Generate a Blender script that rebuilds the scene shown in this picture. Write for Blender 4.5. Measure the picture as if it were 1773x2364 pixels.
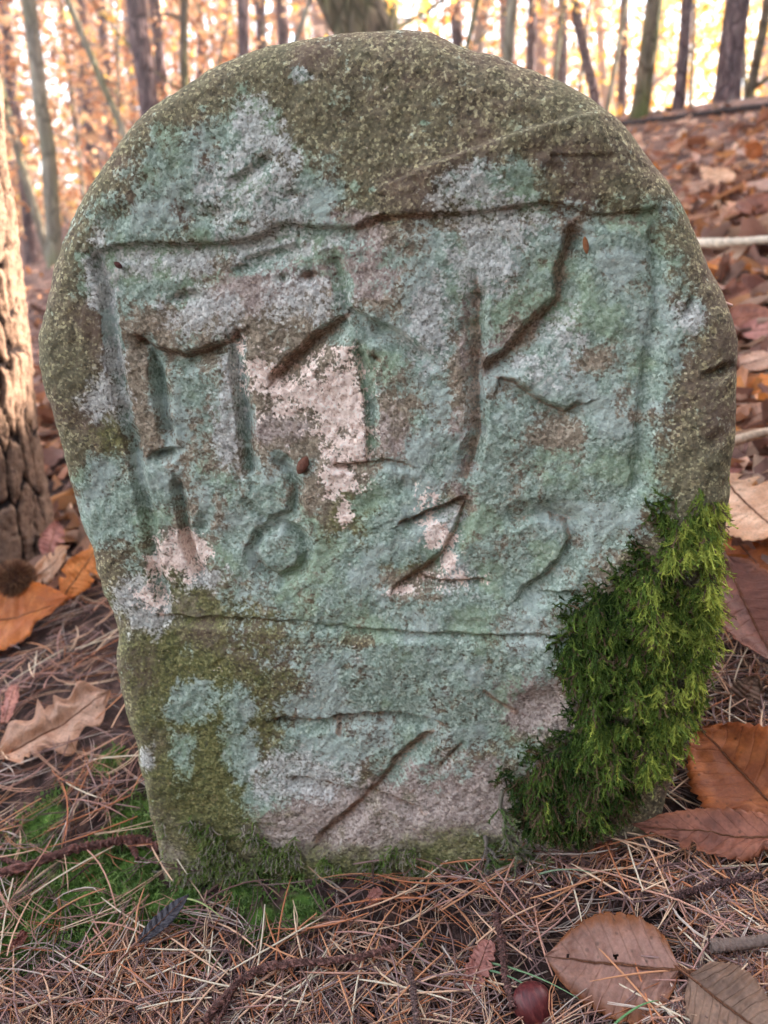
import bpy, math, random
import numpy as np
from mathutils import Vector, Matrix
R = math.radians
rng = np.random.default_rng(7)
random.seed(7)
for o in list(bpy.data.objects): bpy.data.objects.remove(o)
SC = bpy.context.scene
COL = SC.collection

# ------------------------------------------------------------------ camera, sky, sun, exposure
F = 1786.0; CXp, CYp = 886.5, 1182.0; PITCH = R(17.0)
CAM = np.array([0.0, 0.0, 0.40])
FW = np.array([0, math.cos(PITCH), -math.sin(PITCH)]); UP = np.array([0, math.sin(PITCH), math.cos(PITCH)]); RT = np.array([1.0, 0, 0])
cd = bpy.data.cameras.new('camera'); co = bpy.data.objects.new('camera', cd); COL.objects.link(co)
co.location = CAM; co.rotation_euler = (R(90) - PITCH, 0, 0)
cd.sensor_fit = 'VERTICAL'; cd.sensor_height = 36; cd.lens = 36 * F / 2364
cd.clip_start = 0.02; cd.clip_end = 600
cd.dof.use_dof = True; cd.dof.focus_distance = 0.44; cd.dof.aperture_fstop = 8.5; cd.dof.aperture_blades = 0
SC.camera = co

SUN_EL, SUN_AZ = R(21), R(66)          # azimuth measured from +Y towards +X
w = bpy.data.worlds.new('World'); SC.world = w; w.use_nodes = True
nt = w.node_tree; nt.nodes.clear()
sky = nt.nodes.new('ShaderNodeTexSky'); sky.sky_type = 'NISHITA'; sky.sun_disc = False
sky.sun_elevation = SUN_EL; sky.sun_rotation = SUN_AZ; sky.dust_density = 1.3; sky.ozone_density = 1.0; sky.air_density = 1.0
hs = nt.nodes.new('ShaderNodeHueSaturation'); hs.inputs['Saturation'].default_value = 0.55
bg = nt.nodes.new('ShaderNodeBackground'); bg.inputs['Strength'].default_value = 0.15
wo = nt.nodes.new('ShaderNodeOutputWorld')
nt.links.new(sky.outputs[0], hs.inputs['Color']); nt.links.new(hs.outputs[0], bg.inputs[0]); nt.links.new(bg.outputs[0], wo.inputs[0])
sd = bpy.data.lights.new('sun', 'SUN'); so = bpy.data.objects.new('sun', sd); COL.objects.link(so)
sd.energy = 5.0; sd.angle = R(0.5); sd.color = (1.0, 0.90, 0.76)
sdir = Vector((math.sin(SUN_AZ) * math.cos(SUN_EL), math.cos(SUN_AZ) * math.cos(SUN_EL), math.sin(SUN_EL)))
so.rotation_euler = sdir.to_track_quat('Z', 'Y').to_euler(); so.location = (3, 3, 6)
vs = SC.view_settings; vs.view_transform = 'Standard'; vs.look = 'None'; vs.gamma = 1.0; vs.use_curve_mapping = False
vs.exposure = 3.15
SC.cycles.max_bounces = 5; SC.cycles.diffuse_bounces = 3; SC.cycles.glossy_bounces = 2; SC.cycles.transparent_max_bounces = 4; SC.cycles.adaptive_threshold = 0.02

# ------------------------------------------------------------------ helpers
def srgb(r, g, b):
    f = lambda c: (c / 255 / 12.92) if c / 255 <= 0.04045 else ((c / 255 + 0.055) / 1.055) ** 2.4
    return (f(r), f(g), f(b), 1.0)

def ray(px, py):
    d = RT * (px - CXp) / F + UP * (CYp - py) / F + FW
    return d / np.linalg.norm(d)

def project(P):
    v = P - CAM; dep = v @ FW
    return CXp + F * (v @ RT) / dep, CYp - F * (v @ UP) / dep

def hash2(ix, iy, s):
    h = (ix.astype(np.int64) * 374761393 + iy.astype(np.int64) * 668265263 + s * 974634777) & 0xffffffff
    h = ((h ^ (h >> 13)) * 1274126177) & 0xffffffff
    return ((h ^ (h >> 16)) & 0xffffff) / float(0xffffff)

def vnoise(x, y, s=0):
    x = np.asarray(x, float); y = np.asarray(y, float)
    ix = np.floor(x); iy = np.floor(y); fx = x - ix; fy = y - iy
    fx = fx * fx * (3 - 2 * fx); fy = fy * fy * (3 - 2 * fy)
    ix = ix.astype(np.int64); iy = iy.astype(np.int64)
    a = hash2(ix, iy, s); b = hash2(ix + 1, iy, s); c = hash2(ix, iy + 1, s); d = hash2(ix + 1, iy + 1, s)
    return (a + (b - a) * fx) * (1 - fy) + (c + (d - c) * fx) * fy

def fbm(x, y, s=0, o=4, g=0.5):
    t = 0; a = 1; n = 0
    for k in range(o):
        t = t + a * vnoise(x * 2 ** k + 17.3 * k, y * 2 ** k - 9.1 * k, s + k); n += a; a *= g
    return t / n

def sstep(a, b, x):
    t = np.clip((x - a) / (b - a), 0, 1); return t * t * (3 - 2 * t)

def mk_mesh(name, V, Fc, smooth=True):
    V = np.asarray(V, np.float32); Fc = np.asarray(Fc, np.int32); n, k = Fc.shape
    me = bpy.data.meshes.new(name)
    me.vertices.add(len(V)); me.vertices.foreach_set('co', V.ravel())
    me.loops.add(n * k); me.loops.foreach_set('vertex_index', Fc.ravel())
    me.polygons.add(n); me.polygons.foreach_set('loop_start', np.arange(0, n * k, k, dtype=np.int32))
    try: me.polygons.foreach_set('loop_total', np.full(n, k, np.int32))
    except Exception: pass
    me.update(calc_edges=True)
    me.polygons.foreach_set('use_smooth', np.full(n, smooth, bool))
    me.validate()
    return me

def attr(me, name, vals):
    a = me.attributes.new(name, 'FLOAT', 'POINT'); a.data.foreach_set('value', np.asarray(vals, np.float32).ravel())

def cattr(me, name, rgb):
    a = me.attributes.new(name, 'FLOAT_COLOR', 'POINT')
    rgba = np.ones((len(rgb), 4), np.float32); rgba[:, :3] = rgb; a.data.foreach_set('color', rgba.ravel())

def obj(name, me, mat, parent=None, loc=None):
    o = bpy.data.objects.new(name, me); COL.objects.link(o)
    if mat is not None and me is not None and not me.materials: me.materials.append(mat)
    if parent is not None: o.parent = parent
    if loc is not None: o.location = loc
    return o

def tag(o, label=None, cat=None, group=None, kind=None):
    if label: o['label'] = label
    if cat: o['category'] = cat
    if group: o['group'] = group
    if kind: o['kind'] = kind
    return o

def empty(name, loc=(0, 0, 0)):
    o = bpy.data.objects.new(name, None); COL.objects.link(o); o.location = loc; o.empty_display_size = 0.05
    return o

def norm(v): return v / np.maximum(np.linalg.norm(v, axis=-1, keepdims=True), 1e-9)

def strands(P, Rd, S=3, cap=True):
    """P (N,K,3) polylines, Rd (N,K) radii -> verts, quads of tapered tubes"""
    N, K, _ = P.shape
    T = np.empty_like(P); T[:, 1:-1] = P[:, 2:] - P[:, :-2]; T[:, 0] = P[:, 1] - P[:, 0]; T[:, -1] = P[:, -1] - P[:, -2]
    T = norm(T)
    ref = np.zeros((N, 1, 3)); m = np.abs(T[:, :1, 2]).mean(axis=1) < 0.8
    ref[m] = (0, 0, 1); ref[~m] = (1, 0, 0)
    A = norm(np.cross(T, np.broadcast_to(ref, T.shape))); B = np.cross(T, A)
    ang = np.arange(S) * 2 * math.pi / S
    V = P[:, :, None, :] + Rd[:, :, None, None] * (A[:, :, None, :] * np.cos(ang)[None, None, :, None] + B[:, :, None, :] * np.sin(ang)[None, None, :, None])
    V = V.reshape(-1, 3)
    base = (np.arange(N) * K * S)[:, None, None] + (np.arange(K - 1) * S)[None, :, None]
    j = np.arange(S)[None, None, :]; j2 = (np.arange(S) + 1)[None, None, :] % S
    Q = np.stack([base + j, base + j2, base + S + j2, base + S + j], -1).reshape(-1, 4)
    return V, Q

# ------------------------------------------------------------------ node material helper
class NM:
    def __init__(s, name, rough=0.9, spec=0.2):
        s.m = bpy.data.materials.new(name); s.m.use_nodes = True; s.t = s.m.node_tree; s.n = s.t.nodes
        s.b = s.n['Principled BSDF']; s.b.inputs['Roughness'].default_value = rough
        s.b.inputs['Specular IOR Level'].default_value = spec; s.out = s.n['Material Output']
    def L(s, a, b): s.t.links.new(a, b)
    def node(s, ty, **kw):
        n = s.n.new(ty)
        for k, v in kw.items(): setattr(n, k, v)
        return n
    def coord(s, kind='Object', scale=None):
        c = s.node('ShaderNodeTexCoord').outputs[kind]
        if scale:
            mp = s.node('ShaderNodeMapping'); mp.inputs['Scale'].default_value = scale; s.L(c, mp.inputs[0]); c = mp.outputs[0]
        return c
    def noise(s, co, scale, detail=4, rough=0.55, dist=0):
        n = s.node('ShaderNodeTexNoise'); n.inputs['Scale'].default_value = scale; n.inputs['Detail'].default_value = detail
        n.inputs['Roughness'].default_value = rough; n.inputs['Distortion'].default_value = dist
        if co is not None: s.L(co, n.inputs['Vector'])
        return n.outputs['Fac']
    def voro(s, co, scale, feature='F1', out='Distance', rand=1.0):
        n = s.node('ShaderNodeTexVoronoi'); n.feature = feature; n.inputs['Scale'].default_value = scale
        n.inputs['Randomness'].default_value = rand
        if co is not None: s.L(co, n.inputs['Vector'])
        return n.outputs[out]
    def attr(s, name, out='Fac'):
        n = s.node('ShaderNodeAttribute'); n.attribute_name = name; return n.outputs[out]
    def math(s, op, a, b=None, c=None):
        n = s.node('ShaderNodeMath'); n.operation = op
        for i, v in enumerate((a, b, c)):
            if v is None: continue
            if isinstance(v, (int, float)): n.inputs[i].default_value = v
            else: s.L(v, n.inputs[i])
        return n.outputs[0]
    def step(s, v, a, b, lo=0.0, hi=1.0):
        n = s.node('ShaderNodeMapRange'); n.interpolation_type = 'SMOOTHSTEP'
        n.inputs['From Min'].default_value = a; n.inputs['From Max'].default_value = b
        n.inputs['To Min'].default_value = lo; n.inputs['To Max'].default_value = hi
        s.L(v, n.inputs['Value']); return n.outputs[0]
    def mix(s, f, a, b, mode='MIX'):
        n = s.node('ShaderNodeMix'); n.data_type = 'RGBA'; n.blend_type = mode
        for sock, v in ((n.inputs[0], f), (n.inputs[6], a), (n.inputs[7], b)):
            if isinstance(v, (int, float)): sock.default_value = v
            elif isinstance(v, tuple): sock.default_value = v
            else: s.L(v, sock)
        return n.outputs[2]
    def ramp(s, f, stops):
        n = s.node('ShaderNodeValToRGB'); e = n.color_ramp.elements
        while len(e) > len(stops): e.remove(e[-1])
        while len(e) < len(stops): e.new(0.5)
        for el, (p, c) in zip(e, stops): el.position = p; el.color = c
        s.L(f, n.inputs[0]); return n.outputs[0]
    def color(s, c):
        if isinstance(c, tuple): s.b.inputs['Base Color'].default_value = c
        else: s.L(c, s.b.inputs['Base Color'])
    def bump(s, h, dist, strength=1.0, prev=None):
        n = s.node('ShaderNodeBump'); n.inputs['Distance'].default_value = dist; n.inputs['Strength'].default_value = strength
        s.L(h, n.inputs['Height'])
        if prev is not None: s.L(prev, n.inputs['Normal'])
        s.L(n.outputs[0], s.b.inputs['Normal']); return n.outputs[0]
    def rand(s): return s.node('ShaderNodeObjectInfo').outputs['Random']
    def translucent(s, col, fac):
        t = s.node('ShaderNodeBsdfTranslucent'); mx = s.node('ShaderNodeMixShader'); mx.inputs[0].default_value = fac
        if isinstance(col, tuple): t.inputs[0].default_value = col
        else: s.L(col, t.inputs[0])
        s.L(s.b.outputs[0], mx.inputs[1]); s.L(t.outputs[0], mx.inputs[2]); s.L(mx.outputs[0], s.out.inputs[0])

# ------------------------------------------------------------------ terrain
def terrain(x, y, fine=True):
    x = np.asarray(x, float); y = np.asarray(y, float)
    k = 0.05
    sp = k * np.log1p(np.exp(np.clip((x - 0.03) / k, -40, 40)))            # soft max(x-.03,0)
    sl = 0.12 * np.log1p(np.exp(np.clip((-x - 0.30) / 0.12, -40, 40)))
    plane = 0.30 * sp + 0.09 * np.minimum(x, 0.0) - 0.17 * sl + 0.17 * (y - 0.43)
    plane = np.where(y < 0, plane - 0.10 * y, plane)
    cap = 1.72 - 0.03 * np.maximum(y - 6, 0) ** 0.7 + 0.02 * np.clip(x, -20, 20)
    d = plane - cap
    z = plane - 0.10 * np.log1p(np.exp(np.clip(d / 0.10, -50, 50)))
    # unseen bank added beyond the right edge, shaped to hold sun off the stone
    s = sstep(0.0, 2.2, x - (0.60 * np.maximum(y, 0) + 1.1)) * sstep(-6, -2, y) * (1 - sstep(9.5, 13.5, y))
    z = z + s * (0.38 + 0.46 * np.clip(y - 0.8, 0, 5.5) - 0.32 * np.exp(-((y - 3.15) / 0.5) ** 2) + 0.85 * (1 - sstep(0.82, 1.08, 0.914 * y - 0.407 * x)))  # dip lets sun reach the near trunk, raised part shades stone and leaves
    z = z + (fbm(x * 0.5, y * 0.5, 3, 3) - 0.5) * 0.25 * sstep(1.5, 7, np.hypot(x, y - 0.4))
    if fine:
        z = z + (fbm(x * 7, y * 7, 11, 3) - 0.5) * 0.022 * sstep(0.0, 0.25, np.hypot(x * 0.7, y - 0.42) - 0.12)
        z = z + (fbm(x * 45, y * 45, 21, 2) - 0.5) * 0.006
    return z

def hit(px, py, lift=0.0):
    d = ray(px, py); t0 = 0.25; t = 0.25; dt = 0.004
    while t < 300:
        P = CAM + d * t
        if P[2] < float(terrain(P[0], P[1])) + lift: break
        t0 = t; dt = 0.004 + t * 0.01; t += dt
    a, b = t0, t
    for _ in range(20):
        m = (a + b) / 2; P = CAM + d * m
        if P[2] < float(terrain(P[0], P[1])) + lift: b = m
        else: a = m
    return CAM + d * b

def tnormal(x, y, e=0.03):
    dx = (float(terrain(x + e, y, False)) - float(terrain(x - e, y, False))) / (2 * e)
    dy = (float(terrain(x, y + e, False)) - float(terrain(x, y - e, False))) / (2 * e)
    n = np.array([-dx, -dy, 1.0]); return n / np.linalg.norm(n)

# ------------------------------------------------------------------ materials
def mat_ground():
    m = NM('forest_soil', 0.95, 0.1); c = m.coord()
    n1 = m.noise(c, 3.0, 6); n2 = m.noise(c, 60, 5, 0.7); n3 = m.noise(c, 14, 4)
    col = m.ramp(n2, [(0.3, srgb(34, 27, 26)), (0.5, srgb(64, 49, 45)), (0.72, srgb(110, 84, 74))])
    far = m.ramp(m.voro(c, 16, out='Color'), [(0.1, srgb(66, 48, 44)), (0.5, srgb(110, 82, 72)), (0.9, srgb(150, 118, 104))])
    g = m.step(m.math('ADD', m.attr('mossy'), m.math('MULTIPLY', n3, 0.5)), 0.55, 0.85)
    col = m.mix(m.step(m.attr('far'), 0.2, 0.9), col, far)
    col = m.mix(g, col, m.ramp(n2, [(0.3, srgb(40, 62, 22)), (0.7, srgb(98, 128, 58))]))
    m.color(col); m.bump(n2, 0.006)
    return m.m

def mat_needle(name='dry_needle'):
    m = NM(name, 0.8, 0.12); c = m.attr('col', 'Color'); m.color(c); return m.m

def mat_attrcol(name, rough=0.8, spec=0.2, trans=0.0, grain=0.0, gs=300):
    m = NM(name, rough, spec); c = m.attr('col', 'Color')
    if grain:
        n = m.noise(m.coord(), gs, 4, 0.65)
        c = m.mix(grain, c, m.ramp(n, [(0.3, (0.2, 0.2, 0.2, 1)), (0.7, (1.4, 1.4, 1.4, 1))]), 'MULTIPLY'); m.bump(n, 0.002)
    m.color(c)
    if trans: m.translucent(c, trans)
    return m.m

def mat_leaf(name, light, dark, edge, rough=0.55, trans=0.25, nv=11, spec=0.35, mott=0.5):
    m = NM(name, rough, spec)
    uv = m.node('ShaderNodeUVMap'); uv.uv_map = 'UVMap'
    sx = m.node('ShaderNodeSeparateXYZ'); m.L(uv.outputs[0], sx.inputs[0]); u, v = sx.outputs[0], sx.outputs[1]
    av = m.math('ABSOLUTE', m.math('MULTIPLY', m.math('SUBTRACT', v, 0.5), 2.0))
    c = m.coord()
    n = m.noise(c, 40, 5, 0.6); nf = m.noise(c, 420, 4, 0.7); rd = m.rand()
    col = m.mix(m.step(m.math('ADD', n, m.math('MULTIPLY', m.math('SUBTRACT', rd, 0.5), 0.35)), 0.32, 0.68), dark, light)
    ed = m.step(m.math('ADD', av, m.math('MULTIPLY', m.math('SUBTRACT', n, 0.5), 1.2)), 0.55, 1.0)
    col = m.mix(m.math('MULTIPLY', ed, mott), col, edge)
    # side veins
    ph = m.math('FRACT', m.math('MULTIPLY', m.math('SUBTRACT', u, m.math('MULTIPLY', av, 0.16)), nv))
    vein = m.step(m.math('ABSOLUTE', m.math('SUBTRACT', ph, 0.5)), 0.40, 0.49)
    rib = m.step(av, 0.05, 0.015)
    ln = m.math('MAXIMUM', m.math('MULTIPLY', vein, 0.5), rib)
    col = m.mix(m.math('MULTIPLY', ln, 0.6), col, dark)
    sp = m.math('MULTIPLY', m.step(m.voro(c, 130), 0.20, 0.06), m.step(n, 0.40, 0.55))
    col = m.mix(m.math('MULTIPLY', sp, 0.55), col, (0.03, 0.018, 0.012, 1))
    col = m.mix(0.5, col, m.ramp(nf, [(0.3, (0.55, 0.55, 0.55, 1)), (0.7, (1.35, 1.35, 1.35, 1))]), 'MULTIPLY')
    m.color(col)
    h = m.math('ADD', m.math('MULTIPLY', ln, -1.0), m.math('MULTIPLY', nf, 0.5)); m.bump(h, 0.0006)
    if trans: m.translucent(col, trans)
    return m.m

def mat_bark(name, a, b, c3, scale=1.0, moss=0.0, bd=0.02):
    m = NM(name, 0.9, 0.1)
    co_ = m.coord('Object', (scale * 9, scale * 9, scale * 2.2))
    v = m.voro(co_, 3.0, 'DISTANCE_TO_EDGE'); n = m.noise(co_, 3.0, 6, 0.6, 0.6); big = m.noise(m.coord('Object', (2, 2, 0.7)), 1.3, 4)
    col = m.ramp(n, [(0.3, a), (0.52, b), (0.75, c3)])
    col = m.mix(m.step(v, 0.09, 0.0), col, a)
    if moss: col = m.mix(m.math('MULTIPLY', m.step(big, 0.42, 0.62), moss), col, srgb(88, 96, 44))
    m.color(col); m.bump(m.math('ADD', m.step(v, 0.0, 0.2), n), bd)
    return m.m

M = {}
M['ground'] = mat_ground()
M['needle'] = mat_needle()
M['moss'] = mat_attrcol('moss_fronds', 0.75, 0.25, 0.25)
M['gmoss'] = mat_attrcol('ground_moss_fronds', 0.8, 0.2, 0.2)
M['twig'] = mat_attrcol('scaly_twig_bark', 0.85, 0.2, 0, 0.7, 500)
M['stick'] = mat_attrcol('weathered_stick', 0.85, 0.2, 0, 0.5, 120)
M['bit'] = mat_attrcol('plant_bits', 0.6, 0.3, 0, 0.4, 900)
M['nut'] = None
M['leaf_tan'] = mat_leaf('leaf_tan', srgb(206, 164, 138), srgb(160, 114, 90), srgb(176, 120, 84))
M['leaf_orange'] = mat_leaf('leaf_orange', srgb(196, 118, 66), srgb(142, 78, 46), srgb(178, 94, 40))
M['leaf_brown'] = mat_leaf('leaf_brown', srgb(164, 104, 82), srgb(112, 66, 52), srgb(146, 82, 48))
M['leaf_beech'] = mat_leaf('leaf_beech', srgb(164, 122, 106), srgb(120, 80, 64), srgb(132, 74, 34), mott=0.95, nv=9)
M['leaf_tan_lit'] = mat_leaf('leaf_tan_lit', srgb(238, 200, 168), srgb(206, 158, 124), srgb(214, 160, 116), trans=0.35)  # tan leaf in lighter colour, light shining through it painted in
M['leaf_orange_lit'] = mat_leaf('leaf_orange_lit', srgb(230, 150, 80), srgb(190, 106, 50), srgb(222, 128, 48), trans=0.4)  # orange leaf lightened, its backlit glow put into the colour
M['leaf_grey'] = mat_leaf('leaf_grey', srgb(150, 118, 98), srgb(100, 74, 60), srgb(126, 92, 70))
M['leaf_black'] = mat_leaf('leaf_black', srgb(74, 68, 72), srgb(48, 44, 48), srgb(56, 50, 54), trans=0.05)
M['leaf_pink'] = mat_leaf('leaf_pink', srgb(196, 138, 124), srgb(150, 92, 80), srgb(170, 110, 96))
M['litter'] = mat_attrcol('litter_leaves', 0.6, 0.3, 0.25, 0.45, 90)
M['canopy_leaf'] = mat_attrcol('hanging_leaves', 0.55, 0.3, 0.5)
M['bark_pine'] = mat_bark('pine_bark', srgb(70, 54, 56), srgb(116, 94, 94), srgb(150, 126, 122), 1.0)
M['bark_grey'] = mat_bark('grey_bark', srgb(92, 84, 76), srgb(134, 124, 110), srgb(164, 154, 136), 0.6, 0.5, 0.006)
M['bark_moss'] = mat_bark('mossy_bark', srgb(70, 60, 50), srgb(112, 96, 80), srgb(140, 122, 98), 0.8, 0.9, 0.015)
M['bark_oak'] = mat_bark('near_bark', srgb(52, 38, 34), srgb(128, 96, 80), srgb(178, 140, 112), 1.6, 0.0, 0.004)

# ------------------------------------------------------------------ ground sheet
def build_ground():
    def axis(a, b, n, k, c=0.0):
        t = np.linspace(-1, 1, n); s = np.sinh(t * k) / math.sinh(k)
        return np.where(s < 0, c + s * (c - a), c + s * (b - c))
    xs = axis(-90, 90, 520, 7.2, 0.05); ys = axis(-30, 170, 560, 7.4, 0.55)
    X, Y = np.meshgrid(xs, ys, indexing='ij'); Z = terrain(X, Y)
    V = np.stack([X, Y, Z], -1).reshape(-1, 3); nx, ny = X.shape
    I = np.arange(nx * ny).reshape(nx, ny)
    Q = np.stack([I[:-1, :-1], I[1:, :-1], I[1:, 1:], I[:-1, 1:]], -1).reshape(-1, 4)
    me = mk_mesh('ground', V, Q)
    px, py = project(V); front = (V - CAM) @ FW > 0.1
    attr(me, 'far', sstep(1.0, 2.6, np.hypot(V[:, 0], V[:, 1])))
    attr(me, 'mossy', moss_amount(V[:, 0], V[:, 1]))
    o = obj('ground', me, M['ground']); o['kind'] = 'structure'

MOSS_SPOTS = [(40, 2000, 110), (180, 2030, 130), (300, 2010, 90), (60, 2160, 120), (200, 2130, 110), (100, 1890, 70), (300, 1890, 70),
              (330, 2090, 70), (420, 2090, 70), (250, 1760, 50), (600, 2130, 60), (690, 2110, 70), (560, 2060, 60), (490, 2250, 40), (960, 2200, 25), (1690, 1950, 20)]
_ms = None
def moss_amount(x, y):
    global _ms
    if _ms is None:
        _ms = []
        for px, py, r in MOSS_SPOTS:
            P = hit(px, py); _ms.append((P[0], P[1], r / F * np.dot(P - CAM, FW)))
    a = np.zeros_like(np.asarray(x, float))
    for mx, my, r in _ms:
        a = np.maximum(a, 1 - np.hypot(x - mx, (y - my) * 0.8) / (r * 1.3))
    return np.clip(a, 0, 1) * 0.9
build_ground()

# ------------------------------------------------------------------ the carved stone
YAW = R(6.0); LEAN = R(1.0)
T_ = np.array([math.cos(YAW), -math.sin(YAW), 0.0]); N_ = np.array([-math.sin(YAW) * math.cos(LEAN), -math.cos(YAW) * math.cos(LEAN), math.sin(LEAN)])
U_ = np.cross(N_, T_) * -1.0
U_ = U_ if U_[2] > 0 else -U_
P0 = np.array([0.015, 0.434, 0.0])

def st_of_px(px, py, back=0.0):
    d = RT * (px - CXp) / F + UP * (CYp - py) / F + FW
    t = ((P0 - N_ * back - CAM) @ N_) / (d @ N_); P = CAM + d * t - P0
    return float(P @ T_), float(P @ U_)

def on_stone(px, py, h=0.0):
    s, t = st_of_px(px, py); return P0 + T_ * s + U_ * t + N_ * h

OUT_FV = [(400, 2060), (385, 2000), (365, 1915), (345, 1830), (335, 1750), (325, 1680), (312, 1636), (303, 1590), (290, 1550), (275, 1490), (263, 1440), (257, 1405), (261, 1370), (245, 1330),
          (227, 1280), (211, 1220), (200, 1180), (182, 1130), (165, 1060), (150, 990), (139, 940), (126, 880), (112, 830), (104, 800), (97, 762), (95, 730),
          (102, 680), (111, 640), (126, 570), (150, 502), (181, 440), (215, 380), (255, 322), (300, 268), (350, 224), (400, 189), (460, 152), (540, 117), (600, 101),
          (660, 88), (730, 76), (800, 70), (850, 67), (900, 68), (940, 73), (982, 95), (1040, 115), (1090, 126), (1140, 146), (1190, 170), (1240, 196), (1290, 227),
          (1330, 261), (1370, 306), (1410, 351), (1450, 402), (1481, 450), (1510, 520), (1541, 592), (1565, 640), (1581, 690), (1589, 740), (1586, 792), (1590, 850),
          (1588, 920), (1583, 980), (1574, 1060), (1562, 1130), (1554, 1200), (1546, 1300), (1536, 1400), (1524, 1460), (1508, 1520), (1490, 1580), (1470, 1640), (1440, 1720), (1415, 1800), (1400, 1880), (1390, 2060)]
FV = 1773 / 1659.0

GROOVES = [  # points (photo px), half width toward the upper/left side, half width toward the lower/right side, depth mm
    ([(208, 581), (264, 574), (317, 566), (389, 569), (510, 566), (572, 557), (616, 540), (645, 519), (727, 529), (823, 529), (852, 520)], 8, 30, 2.6),
    ([(812, 535), (851, 508), (981, 501), (1049, 499), (1136, 489), (1256, 472), (1319, 484), (1377, 499), (1464, 492), (1517, 484)], 8, 30, 2.6),
    ([(830, 528), (880, 508), (975, 502)], 12, 16, 3.0),
    ([(208, 588), (235, 670), (247, 762), (259, 858), (283, 979), (291, 1005), (310, 1102), (327, 1195), (343, 1288), (365, 1398)], 11, 20, 4.2),
    ([(365, 1430), (453, 1436), (559, 1436), (677, 1438), (791, 1449), (854, 1456), (953, 1461), (1112, 1470), (1261, 1470), (1340, 1475)], 8, 14, 2.4),
    ([(1517, 500), (1518, 617), (1521, 713), (1502, 834), (1489, 1000), (1469, 1140)], 20, 24, 2.8),
    # first letter
    ([(312, 786), (351, 812), (418, 829), (466, 819), (524, 792), (548, 771)], 14, 30, 5.5),
    ([(330, 800), (343, 840), (354, 900), (364, 979), (371, 1012)], 10, 24, 6.0),
    ([(343, 1056), (368, 1048), (396, 1041)], 8, 20, 4.5),
    ([(522, 795), (533, 858), (546, 954), (558, 1035), (567, 1102)], 10, 28, 5.6),
    # arrow headed letter
    ([(770, 590), (793, 660), (794, 725)], 24, 18, 3.6),
    ([(630, 877), (679, 829), (727, 786), (796, 735)], 16, 34, 5.5),
    ([(796, 712), (856, 747), (909, 769), (986, 826)], 14, 30, 4.5),
    ([(823, 810), (847, 930), (852, 1069)], 9, 20, 3.4),
    ([(770, 1079), (840, 1076), (899, 1068), (945, 1077)], 7, 14, 3.0),
    # K
    ([(1107, 672), (1109, 786), (1106, 882), (1112, 1000), (1085, 1095)], 34, 14, 4.2),
    ([(1116, 855), (1174, 826), (1232, 759), (1298, 692), (1306, 617), (1330, 520)], 22, 40, 5.2),
    ([(1150, 880), (1184, 889), (1256, 937), (1309, 961), (1345, 942)], 15, 40, 4.6),
    # 1822
    ([(396, 1120), (407, 1174), (419, 1259), (436, 1305), (453, 1343)], 9, 19, 6.0),
    ([(639, 1069), (668, 1098), (681, 1136), (672, 1190), (622, 1210), (590, 1240)], 14, 20, 3.4),
    ([(565, 1165), (585, 1185), (610, 1208)], 12, 14, 2.4),
    ([(600, 1238), (645, 1214), (690, 1240), (706, 1283), (690, 1320), (645, 1338), (603, 1322), (580, 1280), (600, 1238)], 17, 17, 4.2),
    ([(926, 1212), (990, 1187), (1030, 1173), (1075, 1156)], 9, 22, 4.6),
    ([(1075, 1158), (1066, 1200), (1046, 1250), (1021, 1289), (976, 1326), (917, 1359)], 13, 22, 4.2),
    ([(960, 1338), (1039, 1351), (1114, 1347)], 9, 16, 3.0),
    ([(1179, 1217), (1220, 1197), (1270, 1193), (1316, 1214), (1324, 1257), (1301, 1303), (1261, 1343), (1211, 1377)], 16, 34, 4.0),
    ([(1215, 1378), (1275, 1375), (1345, 1377)], 10, 20, 3.4),
    # lower sign
    ([(637, 1668), (722, 1673), (782, 1663), (842, 1655), (933, 1658), (1013, 1673)], 9, 20, 4.2),
    ([(782, 1660), (786, 1696)], 9, 9, 2.6),
    ([(995, 1700), (933, 1751), (873, 1824), (812, 1884), (740, 1945)], 18, 26, 3.4),
    ([(674, 1806), (770, 1827), (842, 1836), (903, 1852), (968, 1880)], 10, 16, 3.4),
    ([(1017, 1776), (1066, 1720)], 8, 9, 1.8),
    # natural ledge and hollows
    ([(960, 400), (1090, 352), (1200, 312), (1310, 282), (1385, 258)], 9, 95, -4.6),
    ([(560, 600), (640, 585), (690, 572)], 20, 26, 2.2),
    ([(395, 690), (455, 678)], 12, 16, 2.6),
    ([(700, 640), (720, 636)], 14, 16, 4.0), ([(640, 642), (655, 640)], 12, 14, 3.2), ([(540, 620), (610, 605)], 14, 18, 2.0),
    ([(540, 420), (590, 390), (625, 365)], 14, 24, 2.2), ([(862, 828), (870, 834)], 14, 14, 3.0),
    ([(1340, 540), (1325, 575)], 14, 16, 2.4), ([(1600, 690), (1586, 730)], 9, 9, 2.5),
    ([(1290, 1600), (1190, 1650)], 40, 40, 2.4), ([(1120, 1600), (1150, 1625), (1190, 1650)], 8, 12, 2.0),
    ([(470, 1185), (455, 1235)], 20, 22, 2.2), ([(920, 1120), (960, 1135)], 26, 26, 1.8), ([(890, 1150), (830, 1170)], 24, 24, 1.5),
    ([(1630, 870), (1690, 850)], 14, 18, 3.5), ([(1660, 1010), (1640, 1030)], 16, 16, 2.5), ([(1430, 500), (1380, 470)], 26, 26, 2.0),
    ([(520, 490), (470, 500), (410, 480)], 20, 20, 1.6), ([(255, 500), (300, 480)], 24, 24, 1.5), ([(660, 455), (690, 445)], 10, 10, 1.8),
]

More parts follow.
